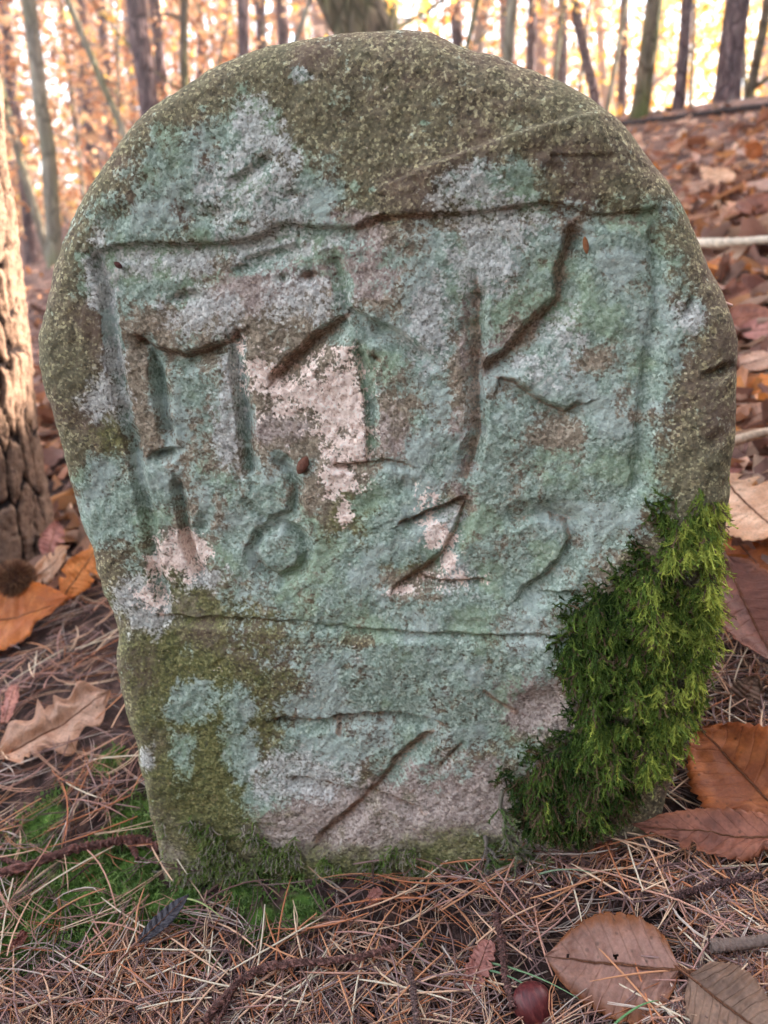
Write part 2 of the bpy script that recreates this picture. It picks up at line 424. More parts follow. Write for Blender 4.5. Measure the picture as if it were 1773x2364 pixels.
RUST_SHADE = {(830, 528): 1.0, (312, 786): 0.8, (630, 877): 0.9, (1116, 855): 0.9, (926, 1212): 1.1, (1075, 1158): 0.5, (637, 1668): 1.0, (782, 1660): 0.9, (995, 1700): 0.8, (770, 1079): 0.6, (1107, 672): 0.6,
         (674, 1806): 0.5, (1017, 1776): 0.5, (960, 1338): 0.6, (1120, 1600): 0.9, (700, 640): 0.9, (1150, 880): 0.5, (812, 535): 0.3, (208, 581): 0.25, (862, 828): 0.8, (1179, 1217): 0.3, (365, 1430): 0.25}  # bare rusty brown and painted letter shade, weight per groove
def groove_field(px, py):
    h = np.zeros_like(px); rust = np.zeros_like(px); cut = np.zeros_like(px)
    wob = 1 + 0.5 * (fbm(px / 26, py / 26, 77, 3) - 0.5)
    jx = (fbm(px / 34, py / 34, 81, 3) - 0.5) * 8; jy = (fbm(px / 34, py / 34, 91, 3) - 0.5) * 8
    for pts, wu, wl, dep in GROOVES:
        a = np.array(pts, float); m = 110
        sel = np.where((px > a[:, 0].min() - m) & (px < a[:, 0].max() + m) & (py > a[:, 1].min() - m) & (py < a[:, 1].max() + m))[0]
        if not len(sel): continue
        x = px[sel] + jx[sel]; y = py[sel] + jy[sel]
        best = np.full(len(sel), 1e9); side = np.zeros(len(sel)); along = np.zeros(len(sel)); tot = 0
        seg = np.hypot(*(a[1:] - a[:-1]).T); Ltot = seg.sum()
        for p, q, sl in zip(a[:-1], a[1:], seg):
            e = q - p; t = np.clip(((x - p[0]) * e[0] + (y - p[1]) * e[1]) / (sl * sl), 0, 1)
            dx = x - p[0] - t * e[0]; dy = y - p[1] - t * e[1]; d = np.hypot(dx, dy)
            c = e[0] * dy - e[1] * dx
            k = d < best; best[k] = d[k]; side[k] = np.sign(c[k]); along[k] = (tot + t * sl)[k]; tot += sl
        # which side is "upper/left": use the sign so that positive cross (below a left->right stroke) is lower
        e = a[-1] - a[0]
        flip = 1.0 if (e[0] > abs(e[1]) * 0.3 or (abs(e[0]) < abs(e[1]) and e[1] < 0)) else -1.0
        if e[0] < 0 and abs(e[0]) > abs(e[1]) * 0.3: flip = -1.0
        lowside = side * flip > 0
        wdt = np.where(lowside, wl * 1.4, wu * 1.15) * wob[sel]; r0 = best / (np.where(lowside, wl, wu) * wob[sel])
        r = best / wdt
        end = np.minimum(1, np.minimum(along, Ltot - along) / 14.0 + 0.45)
        prof = np.clip(1 - r, 0, 1); prof = np.minimum(prof * 1.12, 1.0)
        g = -dep * (0.0017 if dep > 0 else 0.001) * prof * end * (0.75 + 0.5 * vnoise(x / 40, y / 40, 55))
        if dep > 0: h[sel] = np.minimum(h[sel], 0) * 0 + np.where(g < h[sel], g, h[sel])
        else: h[sel] += g
        k_ = RUST_SHADE.get(pts[0], 0.0)
        if dep > 0 and k_ < 0.45: cut[sel] = np.maximum(cut[sel], prof)
        if dep > 0: rust[sel] = np.maximum(rust[sel], k_ * (np.where(lowside, 0, 1) * np.clip(1.5 - r0, 0, 1) + np.clip(0.7 - r0, 0, 1)))  # rusty brown also painted on upper walls, where the letters' shade falls
    return h, rust, cut

def polyval(px, py, poly, soft):
    """signed inside distance of a polygon / soft, clipped to +-1.2"""
    a = np.array(poly, float); n = len(a); d2 = np.full(px.shape, 1e12); ins = np.zeros(px.shape, bool)
    for i in range(n):
        p = a[i]; q = a[(i + 1) % n]; e = q - p
        t = np.clip(((px - p[0]) * e[0] + (py - p[1]) * e[1]) / (e @ e), 0, 1)
        d2 = np.minimum(d2, (px - p[0] - t * e[0]) ** 2 + (py - p[1] - t * e[1]) ** 2)
        if p[1] != q[1]:
            c = ((p[1] > py) != (q[1] > py)) & (px < (q[0] - p[0]) * (py - p[1]) / (q[1] - p[1]) + p[0]); ins ^= c
    return np.clip(np.sqrt(d2) / soft * np.where(ins, 1, -1), -1.2, 1.2)

def ells(px, py, L):
    v = np.full(px.shape, -1.2)
    for e in L:
        cx, cy, rx, ry = e[:4]; a = R(e[4]) if len(e) > 4 else 0
        dx = px - cx; dy = py - cy
        u = (dx * math.cos(a) + dy * math.sin(a)) / rx; w_ = (-dx * math.sin(a) + dy * math.cos(a)) / ry
        v = np.maximum(v, np.where(u * u + w_ * w_ < 1, np.clip(1 - np.sqrt(u * u + w_ * w_), 0, 1) * (e[5] if len(e) > 5 else 1), np.clip((1 - np.sqrt(u * u + w_ * w_)) * max(1.0, min(rx, ry) / 30.0), -1.2, 0)))
    return v

def mat_stone():
    m = NM('lichened_sandstone', 0.95, 0.08); c = m.coord()
    fine = m.noise(c, 520, 2, 0.75)
    grain = m.voro(c, 680, out='Color'); gb = m.node('ShaderNodeSeparateColor'); m.L(grain, gb.inputs[0]); gr = gb.outputs[0]
    br = m.math('MULTIPLY', m.math('SUBTRACT', m.math('ADD', m.math('MULTIPLY', fine, 1.3), m.math('MULTIPLY', gr, 0.5)), 0.9), 1.0)
    big = m.attr('mottle')
    def msk(name, w=0.18, k=0.8):
        return m.step(m.math('ADD', m.attr(name), m.math('MULTIPLY', br, k)), -w, w)
    fg = m.math('ADD', m.math('MULTIPLY', gr, 0.36), m.math('ADD', m.math('MULTIPLY', fine, 0.56), 0.045))
    base = m.ramp(fg, [(0.22, srgb(44, 37, 28)), (0.42, srgb(94, 80, 62)), (0.60, srgb(126, 112, 86)), (0.74, srgb(196, 184, 142))])
    base = m.mix(m.step(big, -0.4, 1.4, 0.0, 0.38), base, srgb(90, 86, 60))
    base = m.mix(m.step(big, 0.2, -1.6, 0.0, 0.6), base, srgb(98, 74, 64))
    inner = m.ramp(fg, [(0.22, srgb(78, 64, 52)), (0.5, srgb(128, 112, 94)), (0.8, srgb(178, 160, 140))])
    col = m.mix(msk('panel', 0.3, 0.4), base, inner)
    mauve = m.ramp(fg, [(0.25, srgb(104, 84, 80)), (0.5, srgb(152, 134, 126)), (0.8, srgb(192, 176, 166))])
    col = m.mix(msk('mauve', 0.45, 0.6), col, mauve)
    algae = m.ramp(fg, [(0.25, srgb(46, 47, 14)), (0.5, srgb(82, 84, 30)), (0.75, srgb(130, 124, 72))])
    col = m.mix(m.math('MULTIPLY', msk('algae', 0.75, 0.8), 0.85), col, algae)
    teal = m.ramp(fg, [(0.2, srgb(80, 92, 78)), (0.42, srgb(119, 135, 122)), (0.62, srgb(147, 162, 149)), (0.85, srgb(194, 204, 192))])
    teal = m.mix(m.step(big, 0.2, 1.4, 0.0, 0.4), teal, srgb(132, 152, 112))
    teal = m.mix(m.step(big, -0.3, -1.4, 0.0, 0.45), teal, srgb(176, 184, 180))
    tealm = msk('teal', 0.40, 1.0)
    col = m.mix(m.math('MULTIPLY', tealm, 0.92), col, teal)
    white = m.ramp(fg, [(0.25, srgb(112, 107, 102)), (0.5, srgb(170, 167, 162)), (0.8, srgb(218, 214, 209))])
    col = m.mix(m.math('MULTIPLY', msk('white', 0.45, 1.0), 0.85), col, white)
    pink = m.ramp(fg, [(0.25, srgb(172, 136, 120)), (0.5, srgb(226, 200, 186)), (0.8, srgb(244, 226, 216))])
    col = m.mix(m.math('MULTIPLY', msk('pink', 0.2, 0.8), 0.95), col, pink)
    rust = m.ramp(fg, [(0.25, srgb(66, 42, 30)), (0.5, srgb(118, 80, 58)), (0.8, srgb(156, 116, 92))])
    col = m.mix(m.math('MULTIPLY', m.step(m.math('ADD', m.attr('rust'), m.math('MULTIPLY', br, 0.5)), 0.3, 0.85), 0.7), col, rust)  # brown of bare stone and of shade painted into the grooves
    col = m.mix(0.10, col, srgb(150, 152, 140)); col = m.mix(1.0, col, (1.38, 1.38, 1.36, 1), 'MULTIPLY')
    m.color(col)
    m.bump(fg, 0.0016, 0.9)
    return m.m

def build_stone():
    o2 = np.array([st_of_px(x * FV, y * FV, 0.019) for x, y in OUT_FV])
    o2[0, 1] = -0.06; o2[-1, 1] = -0.03; 
    o2[0, 0] = o2[1, 0] + 0.005
    C = np.array([0.0, 0.26])
    ang = np.unwrap(np.arctan2(o2[:, 1] - C[1], o2[:, 0] - C[0]))
    # clockwise list -> resample by arc length, closed along the buried bottom
    cl = np.vstack([o2, o2[:1]]); sg = np.hypot(*(cl[1:] - cl[:-1]).T); s = np.concatenate([[0], np.cumsum(sg)])
    NA = 1300; q = np.linspace(0, s[-1], NA, endpoint=False)
    B = np.stack([np.interp(q, s, cl[:, 0]), np.interp(q, s, cl[:, 1])], -1)
    for _ in range(10): B = (np.roll(B, 1, 0) + 2 * B + np.roll(B, -1, 0)) / 4
    # chipped edge
    dirn = norm(B - C)
    B = B + dirn * ((fbm(q * 60, q * 0, 5, 4) - 0.5) * 0.0028)[:, None]
    NR = 300
    rr = np.linspace(0, 1, NR + 1)[1:] ** 0.85
    P2 = C + (B - C)[None] * rr[:, None, None]                     # NR,NA,2
    P3 = P0 + P2[..., :1] * T_ + P2[..., 1:] * U_
    px, py = project(P3.reshape(-1, 3))
    h, rust, cut = groove_field(px, py)
    s_, t_ = P2[..., 0].ravel(), P2[..., 1].ravel()
    Lr = np.linalg.norm(B - C, axis=1)
    dist = ((1 - rr)[:, None] * Lr[None]).ravel()
    Rr = 0.015 + 0.012 * fbm(np.repeat(q[None], NR, 0).ravel() * 14, s_ * 0, 8, 2)
    k = np.clip(1 - dist / Rr, 0, 1); edge = -(1 - np.sqrt(np.clip(1 - k * k, 0, 1))) * Rr
    und = (fbm(s_ * 11, t_ * 11, 31, 3) - 0.5) * 0.012 + (fbm(s_ * 45, t_ * 45, 41, 3) - 0.5) * 0.0035 + (fbm(s_ * 230, t_ * 230, 51, 3) - 0.5) * 0.0022
    # panel a little below the surface above the top line
    panel = polyval(px, py, [(205, 585), (640, 540), (850, 525), (1517, 490), (1500, 900), (1450, 1250), (1330, 1470), (370, 1430), (300, 1050), (240, 750)], 18)
    H = h + edge + und - 0.0018 * sstep(-0.6, 0.9, panel)
    V1 = P3.reshape(-1, 3) + N_ * H[:, None]
    # sides and back
    TH = 0.125; ns = 34; rings = []
    outer = V1[-NA:]
    for i in range(1, ns + 1):
        f = i / ns
        ins = 1 - 0.10 * max(0, (f - 0.75) / 0.25) ** 2
        b2 = C + (B - C) * (1 + 0.012 * math.sin(math.pi * f)) * ins if False else C + (B - C) * (ins - 0.02 * f)
        p3 = P0 + b2[:, :1] * T_ + b2[:, 1:] * U_ - N_ * (0.02 + f * TH)
        nz = (fbm(q * 30, q * 0 + f * 6, 61, 4) - 0.5) * 0.010
        p3 = p3 + (dirn[:, :1] * T_ + dirn[:, 1:] * U_) * nz[:, None] * math.sin(math.pi * min(1, f * 1.0)) 
        rings.append(p3)
    for f in (0.8, 0.55, 0.3, 0.02):
        b2 = C + (B - C) * f; rings.append(P0 + b2[:, :1] * T_ + b2[:, 1:] * U_ - N_ * (0.02 + TH + 0.004))
    V = np.vstack([V1] + rings)
    nr = NR + len(rings)
    I = np.arange(nr * NA).reshape(nr, NA); J = np.roll(I, -1, 1)
    Q = np.stack([I[:-1], I[1:], J[1:], J[:-1]], -1).reshape(-1, 4)
    # close the centre
    V = np.vstack([V, V1[:NA].mean(0)[None]]); ci = len(V) - 1
    cen = np.stack([np.full(NA // 2, ci), I[0, 0::2], I[0, 1::2], J[0, 1::2]], -1)
    Q = np.vstack([Q, cen])
    me = mk_mesh('boundary_stone', V, Q)
    npad = len(V) - len(V1)
    X, Y = px, py
    teal = np.maximum.reduce([
        polyval(X, Y, [(1010, 545), (1530, 485), (1535, 800), (1505, 1150), (1420, 1330), (1300, 1420), (1310, 1560), (1190, 1730), (1000, 1790), (640, 1760), (575, 1830), (580, 1720), (660, 1660), (690, 1590), (600, 1530), (700, 1490), (640, 1420), (480, 1330), (380, 1300), (230, 1250), (185, 1130), (330, 1060), (560, 1080), (700, 1100), (900, 1080), (950, 930), (880, 760), (930, 560)], 85),
        polyval(X, Y, [(280, 440), (370, 310), (480, 300), (560, 240), (620, 260), (690, 390), (760, 430), (740, 500), (640, 530), (500, 570), (250, 570), (205, 540)], 75) * 0.8,
        ells(X, Y, [(350, 650, 150, 70), (1150, 430, 120, 60, -10), (455, 900, 110, 130, 0, 0.6), (620, 1590, 60, 60), (870, 770, 130, 60, 20), (620, 1800, 100, 70),
                    (1570, 740, 50, 70), (700, 175, 20, 12), (680, 470, 26, 26), (735, 485, 22, 20), (820, 430, 9, 12), (860, 440, 8, 8), (980, 285, 9, 6), (1295, 370, 12, 14), (465, 250, 10, 10), (640, 265, 14, 16), (670, 480, 60, 50), (740, 450, 60, 40), (1490, 800, 80, 300, 3), (920, 830, 90, 120, 0, 0.6), (650, 570, 200, 60, 0, 0.5), (235, 1160, 70, 110)]),
    ]) - 0.08
    teal = np.minimum(teal, 0.55)
    teal -= 1.6 * np.clip(ells(X, Y, [(760, 1170, 140, 110), (700, 940, 170, 130), (1180, 790, 120, 70, -40), (1290, 1010, 90, 50), (1230, 1630, 110, 90), (1100, 1880, 200, 90), (900, 980, 60, 90), (470, 1200, 80, 80), (1390, 830, 90, 60), (960, 1340, 120, 60), (620, 700, 200, 70), (1060, 860, 40, 200), (840, 1480, 60, 20), (1060, 1150, 60, 60)]), 0, 1)
    white = np.maximum(ells(X, Y, [(580, 300, 45, 80, 15), (600, 440, 120, 90, 30), (640, 370, 50, 90, -20), (1120, 560, 90, 130, 0), (1080, 440, 90, 60), (225, 640, 30, 110, -8), (262, 850, 22, 150, -6), (400, 600, 160, 40), (640, 560, 130, 40),
                                   (700, 690, 110, 60), (480, 720, 120, 60), (235, 920, 60, 60), (990, 760, 50, 110), (1160, 520, 90, 70), (1300, 760, 60, 60), (1250, 860, 60, 40), (1590, 730, 40, 40), (700, 175, 26, 16), (540, 440, 80, 90), (330, 1440, 60, 40), (700, 1800, 120, 60), (340, 1750, 16, 30),
                                   (320, 1390, 70, 60), (1060, 1330, 50, 40), (1030, 1220, 30, 60), (450, 1340, 70, 30), (520, 1000, 30, 90), (530, 860, 25, 90)]) * 0.9 - 0.22, -1.2)
    pink = np.maximum(polyval(X, Y, [(548, 800), (640, 830), (650, 880), (720, 830), (820, 805), (845, 930), (855, 1060), (835, 1085), (770, 1070), (740, 1010), (660, 980), (600, 950), (545, 860)], 90) - 0.12,
                      ells(X, Y, [(785, 1110, 40, 45), (795, 1165, 16, 40), (1010, 1225, 30, 70, -25), (1050, 1340, 60, 25, 5), (1035, 1300, 22, 40), (930, 1368, 30, 12), (400, 1290, 70, 60), (340, 1390, 40, 30)]) * 0.8 - 0.12)
    pink = np.where((X > 730) & (X < 850) & (Y > 800) & (Y < 1075), np.maximum(pink, ells(X, Y, [(805, 930, 42, 150, -5)]) + 0.1), pink)
    algae = np.maximum(polyval(X, Y, [(275, 1500), (420, 1440), (640, 1490), (690, 1560), (640, 1660), (640, 1790), (560, 1960), (500, 2090), (380, 2100), (340, 1800)], 120),
                       ells(X, Y, [(560, 1420, 260, 60, 3, 0.7), (400, 2020, 120, 90), (760, 2020, 300, 60), (1050, 1980, 160, 60), (420, 1370, 120, 60, 0, 0.6), (900, 1220, 170, 90, 0, 0.4), (240, 1000, 40, 80, 0, 0.3)]))
    mauve = ells(X, Y, [(1090, 1860, 260, 120), (760, 1900, 200, 90), (1240, 1620, 110, 90), (820, 590, 110, 90, 20), (640, 640, 160, 60, -15, 0.7), (980, 1080, 60, 80, 0, 0.3), (1120, 760, 60, 120, 0, 0.5), (880, 1000, 70, 90, 0, 0.5), (380, 2050, 60, 90, 0, 0.7), (1080, 1050, 50, 100, 0, 0.5), (620, 990, 80, 40)])
    apoly = polyval(X, Y, [(240, 1460), (420, 1440), (600, 1460), (640, 1500), (700, 1570), (650, 1660), (660, 1780), (570, 1850), (580, 1960), (500, 2120), (340, 2120), (280, 1700)], 60)
    teal = np.where(apoly > 0, np.minimum(teal, 0.1 - apoly), teal)
    teal = np.maximum(teal, ells(X, Y, [(450, 1625, 55, 48), (420, 1735, 28, 36), (560, 1740, 40, 60), (545, 1650, 30, 60, 0, 0.6)]))
    def nz(seed, sc, g=0.86, o=6):
        n = fbm(X / sc, Y / sc, seed, o, g); return (n - n.mean()) / n.std()
    teal = np.maximum(teal, np.where((cut > 0.05) & (Y > 560) & (Y < 1400) & (X < 1540), cut * 0.9 - 0.25, -2)) * 0.9 + 0.30 * nz(201, 60) + 0.05; white = white + 0.30 * nz(221, 46); pink = pink + 0.30 * nz(241, 50)
    algae = algae + 0.28 * nz(261, 90) - 0.05; mauve = mauve + 0.25 * nz(281, 80); rust = rust * 1.0 + 0.16 * nz(301, 40)
    mottle = nz(321, 120, 0.6, 5)
    pad = lambda a, v: np.concatenate([a, np.full(npad, v)])
    attr(me, 'mottle', pad(mottle, 0.2))
    attr(me, 'teal', pad(teal, -0.75)); attr(me, 'white', pad(white, -0.7)); attr(me, 'pink', pad(pink, -1.2))
    attr(me, 'algae', pad(algae, -0.2)); attr(me, 'mauve', pad(mauve, -1.0)); attr(me, 'rust', pad(rust, 0)); attr(me, 'panel', pad(panel, -1.2))
    o = obj('boundary_stone', me, mat_stone())
    tag(o, 'round-topped grey-green lichened sandstone boundary stone carved with letters and 1822', 'boundary stone')
    return o
build_stone()

# ------------------------------------------------------------------ scatter helpers
def hitv(px, py, lift=0.0):
    px = np.asarray(px, float); py = np.asarray(py, float)
    D = RT * ((px - CXp) / F)[:, None] + UP * ((CYp - py) / F)[:, None] + FW; D = norm(D)
    t = np.full(len(px), 0.25); done = np.zeros(len(px), bool)
    for k in range(260):
        P = CAM + D * t[:, None]; g = P[:, 2] - terrain(P[:, 0], P[:, 1], False) - lift
        done |= g < 0
        t = np.where(done, t, t + 0.004 + t * 0.012 + 0.25 * np.clip(g, 0, 1) * 0.4)
        if done.all(): break
    ok = done & (t < 120)
    return CAM + D * t[:, None], ok, t

STONE_PX = np.array([(x * FV, y * FV) for x, y in OUT_FV])
def in_stone(px, py): return polyval(np.asarray(px, float), np.asarray(py, float), STONE_PX, 1.0) > 0
def near_stone_xy(P, m=0.004):
    v = P - P0; s = v @ T_; d = -(v @ N_)
    return (s > -0.165 - m) & (s < 0.165 + m) & (d > -m) & (d < 0.15 + m)

def col_lerp(cols, r):
    c = np.array([srgb(*k)[:3] for k in cols]); i = np.minimum((r * len(c)).astype(int), len(c) - 1); return c[i]

# ------------------------------------------------------------------ pine needles
NCOL = [(208, 160, 134), (188, 140, 120), (214, 172, 142), (172, 130, 118), (146, 116, 110), (198, 140, 104), (230, 196, 164), (132, 104, 100), (184, 118, 84), (164, 140, 134), (206, 186, 172), (116, 88, 84)]
def needle_field(n, seed, pxr, pyr, lift, conc=True):
    g = np.random.default_rng(seed)
    px = g.uniform(*pxr, n); py = g.uniform(*pyr, n)
    P, ok, t = hitv(px, py)
    ok &= ~near_stone_xy(P, 0.0) & (t < 3.2) & ~(in_stone(px, py) & (P[:, 1] > 0.5))
    dens = 0.25 + 0.75 * sstep(0.30, 0.55, fbm(P[:, 0] * 9, P[:, 1] * 9, 71, 3)); dens *= 1 - 0.86 * sstep(0.10, 0.45, moss_amount(P[:, 0], P[:, 1]))
    dens *= 1 - 0.8 * sstep(1.0, 2.6, t)
    for ex, ey, erx, ery, pr in ((1228, 2318, 80, 75, 0.0), (1415, 2215, 175, 125, 0.18), (120, 1690, 150, 90, 0.35), (375, 2125, 70, 70, 0.1), (1640, 1930, 160, 60, 0.4), (1110, 2230, 50, 70, 0.3), (900, 2060, 420, 40, 0.6)):
        dens = np.where(((px - ex) / erx) ** 2 + ((py - ey) / ery) ** 2 < 1, dens * pr, dens)
    ok &= g.uniform(0, 1, n) < dens
    return P[ok], g
def needle_lines(P, g, K=6, lo=0.034, hi=0.066, lift=(0.001, 0.012)):
    n = len(P); az = g.uniform(0, 2 * math.pi, n); L = g.uniform(lo, hi, n); bend = g.normal(0, 0.55, n); tilt = g.normal(0, 0.10, n); lf = g.uniform(*lift, n)
    u = np.linspace(-0.5, 0.5, K)
    a = az[:, None] + bend[:, None] * u[None] * 1.4
    dx = np.cos(a) * (L / (K - 1))[:, None]; dy = np.sin(a) * (L / (K - 1))[:, None]
    X = P[:, :1] + np.cumsum(dx, 1) - dx.sum(1, keepdims=True) / 2; Y = P[:, 1:2] + np.cumsum(dy, 1) - dy.sum(1, keepdims=True) / 2
    Z = terrain(X, Y); zm = Z.mean(1, keepdims=True)
    Z = 0.5 * Z + 0.5 * zm + lf[:, None] + tilt[:, None] * u[None] * L[:, None] + np.abs(tilt[:, None]) * L[:, None] * 0.3
    return np.stack([X, Y, Z], -1), az, L
def build_needles():
    P1, g = needle_field(20000, 101, (-350, 2150), (1250, 2750), 0.0)
    Ls, az, L = needle_lines(P1, g)
    # twin needles
    n = len(Ls); tw = g.uniform(0, 1, n) < 0.6
    L2 = Ls[tw].copy(); b = L2[:, :1]; v = L2 - b; th = g.normal(0, 0.10, len(L2)); c, s = np.cos(th)[:, None], np.sin(th)[:, None]
    L2 = np.stack([b[..., 0] + v[..., 0] * c - v[..., 1] * s, b[..., 1] + v[..., 0] * s + v[..., 1] * c, L2[..., 2] + 0.0012], -1)
    A = np.vstack([Ls, L2]); N = len(A)
    rad = np.tile(np.array([0.6, 1, 1, 1, 0.85, 0.25]) * 0.00043, (N, 1)) * g.uniform(0.8, 1.15, (N, 1))
    V, Q = strands(A, rad, 3)
    me = mk_mesh('pine_needle_litter', V, Q)
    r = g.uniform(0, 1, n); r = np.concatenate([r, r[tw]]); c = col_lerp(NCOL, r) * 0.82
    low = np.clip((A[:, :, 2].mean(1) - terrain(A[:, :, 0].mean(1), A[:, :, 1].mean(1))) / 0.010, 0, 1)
    c = c * (0.22 + 0.78 * np.clip(low * 1.1, 0, 1) ** 1.4)[:, None]          # lower needles darkened, shade inside the layer put into their colour
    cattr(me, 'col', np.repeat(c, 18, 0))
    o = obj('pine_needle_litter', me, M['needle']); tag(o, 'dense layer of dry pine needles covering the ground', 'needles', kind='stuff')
    # the needles one can pick out, lying on top
    protos = []
    for k in range(18):
        gg = np.random.default_rng(500 + k); K = 7; u = np.linspace(0, 1, K); Lk = gg.uniform(0.042, 0.07); bd = gg.normal(0, 0.22)
        pts = np.stack([(u - 0.5) * Lk, bd * Lk * (u - 0.5) ** 2, 0.0008 + 0.06 * Lk * np.sin(u * math.pi) * gg.uniform(0, 1)], -1)
        V, Q = strands(pts[None], (np.array([0.75, 1, 1, 1, 1, 0.8, 0.25]) * 0.00058)[None], 5)
        me = mk_mesh('pine_needle', V, Q); cattr(me, 'col', np.repeat(col_lerp(NCOL[:9] if k < 14 else [(214, 196, 170), (120, 92, 84)], np.array([gg.uniform()])) * 0.95, len(V), 0)); me.materials.append(M['needle']); protos.append(me)
    P, g = needle_field(1500, 303, (-20, 1793), (1500, 2380), 0.0)
    P = P[:300]
    for i, p in enumerate(P):
        az = g.uniform(0, 2 * math.pi); nrm = tnormal(p[0], p[1]); nrm = norm(nrm + g.normal(0, 0.10, 3))
        x = np.array([math.cos(az), math.sin(az), 0]); x = norm(x - nrm * (x @ nrm)); y = np.cross(nrm, x)
        mt = Matrix(((x[0], y[0], nrm[0], p[0]), (x[1], y[1], nrm[1], p[1]), (x[2], y[2], nrm[2], float(terrain(p[0], p[1])) + g.uniform(0.009, 0.016)), (0, 0, 0, 1)))
        o = obj('pine_needle', protos[i % 18], None); o.matrix_world = mt
        tag(o, 'single dry tan pine needle lying on top of the needle layer', 'pine needle', 'dry pine needles on top of the litter')
build_needles()

# ------------------------------------------------------------------ moss
def moss_strands(root, direc, L, g, K=6, rad=0.0007, droop=0.6, side=(0, 0, -1.0), curl=0.25):
    n = len(root); P = np.empty((n, K, 3)); P[:, 0] = root; d = norm(direc); stp = (L / (K - 1))[:, None]
    cu = g.normal(0, curl, (n, 3))
    for k in range(1, K):
        P[:, k] = P[:, k - 1] + d * stp
        d = norm(d + np.array(side) * droop / K + cu / K * 2 + g.normal(0, 0.10, (n, 3)))
    Rr = np.tile(np.linspace(1, 0.25, K) ** 0.8, (n, 1)) * rad * g.uniform(0.7, 1.2, (n, 1))
    return P, Rr
def leaflets(P, g, ln=0.0018, wd=0.0005, per=2):
    """tiny pointed leaves standing off each strand: triangles as quads with a doubled tip avoided by a thin end"""
    n, K, _ = P.shape; T = norm(P[:, 1:] - P[:, :-1]); out = []
    for k in range(per):
        f = g.uniform(0, 1, (n, K - 1, 1)); B = P[:, :-1] + (P[:, 1:] - P[:, :-1]) * f
        rv = norm(g.normal(0, 1, (n, K - 1, 3))); sd = norm(np.cross(T, rv)); d = norm(sd * 0.9 + T * 0.9); w_ = norm(np.cross(d, rv))
        l = ln * g.uniform(0.6, 1.3, (n, K - 1, 1))
        q = np.stack([B - w_ * wd, B + w_ * wd, B + d * l + w_ * wd * 0.15, B + d * l - w_ * wd * 0.15], 2); out.append(q.reshape(-1, 4, 3))
    A = np.concatenate(out); V = A.reshape(-1, 3); Q = np.arange(len(V)).reshape(-1, 4); return V, Q
def join(parts):
    Vs, Qs, Cs, o = [], [], [], 0
    for V, Q, C in parts: Vs.append(V); Qs.append(Q + o); Cs.append(C); o += len(V)
    return np.vstack(Vs), np.vstack(Qs), np.vstack(Cs)

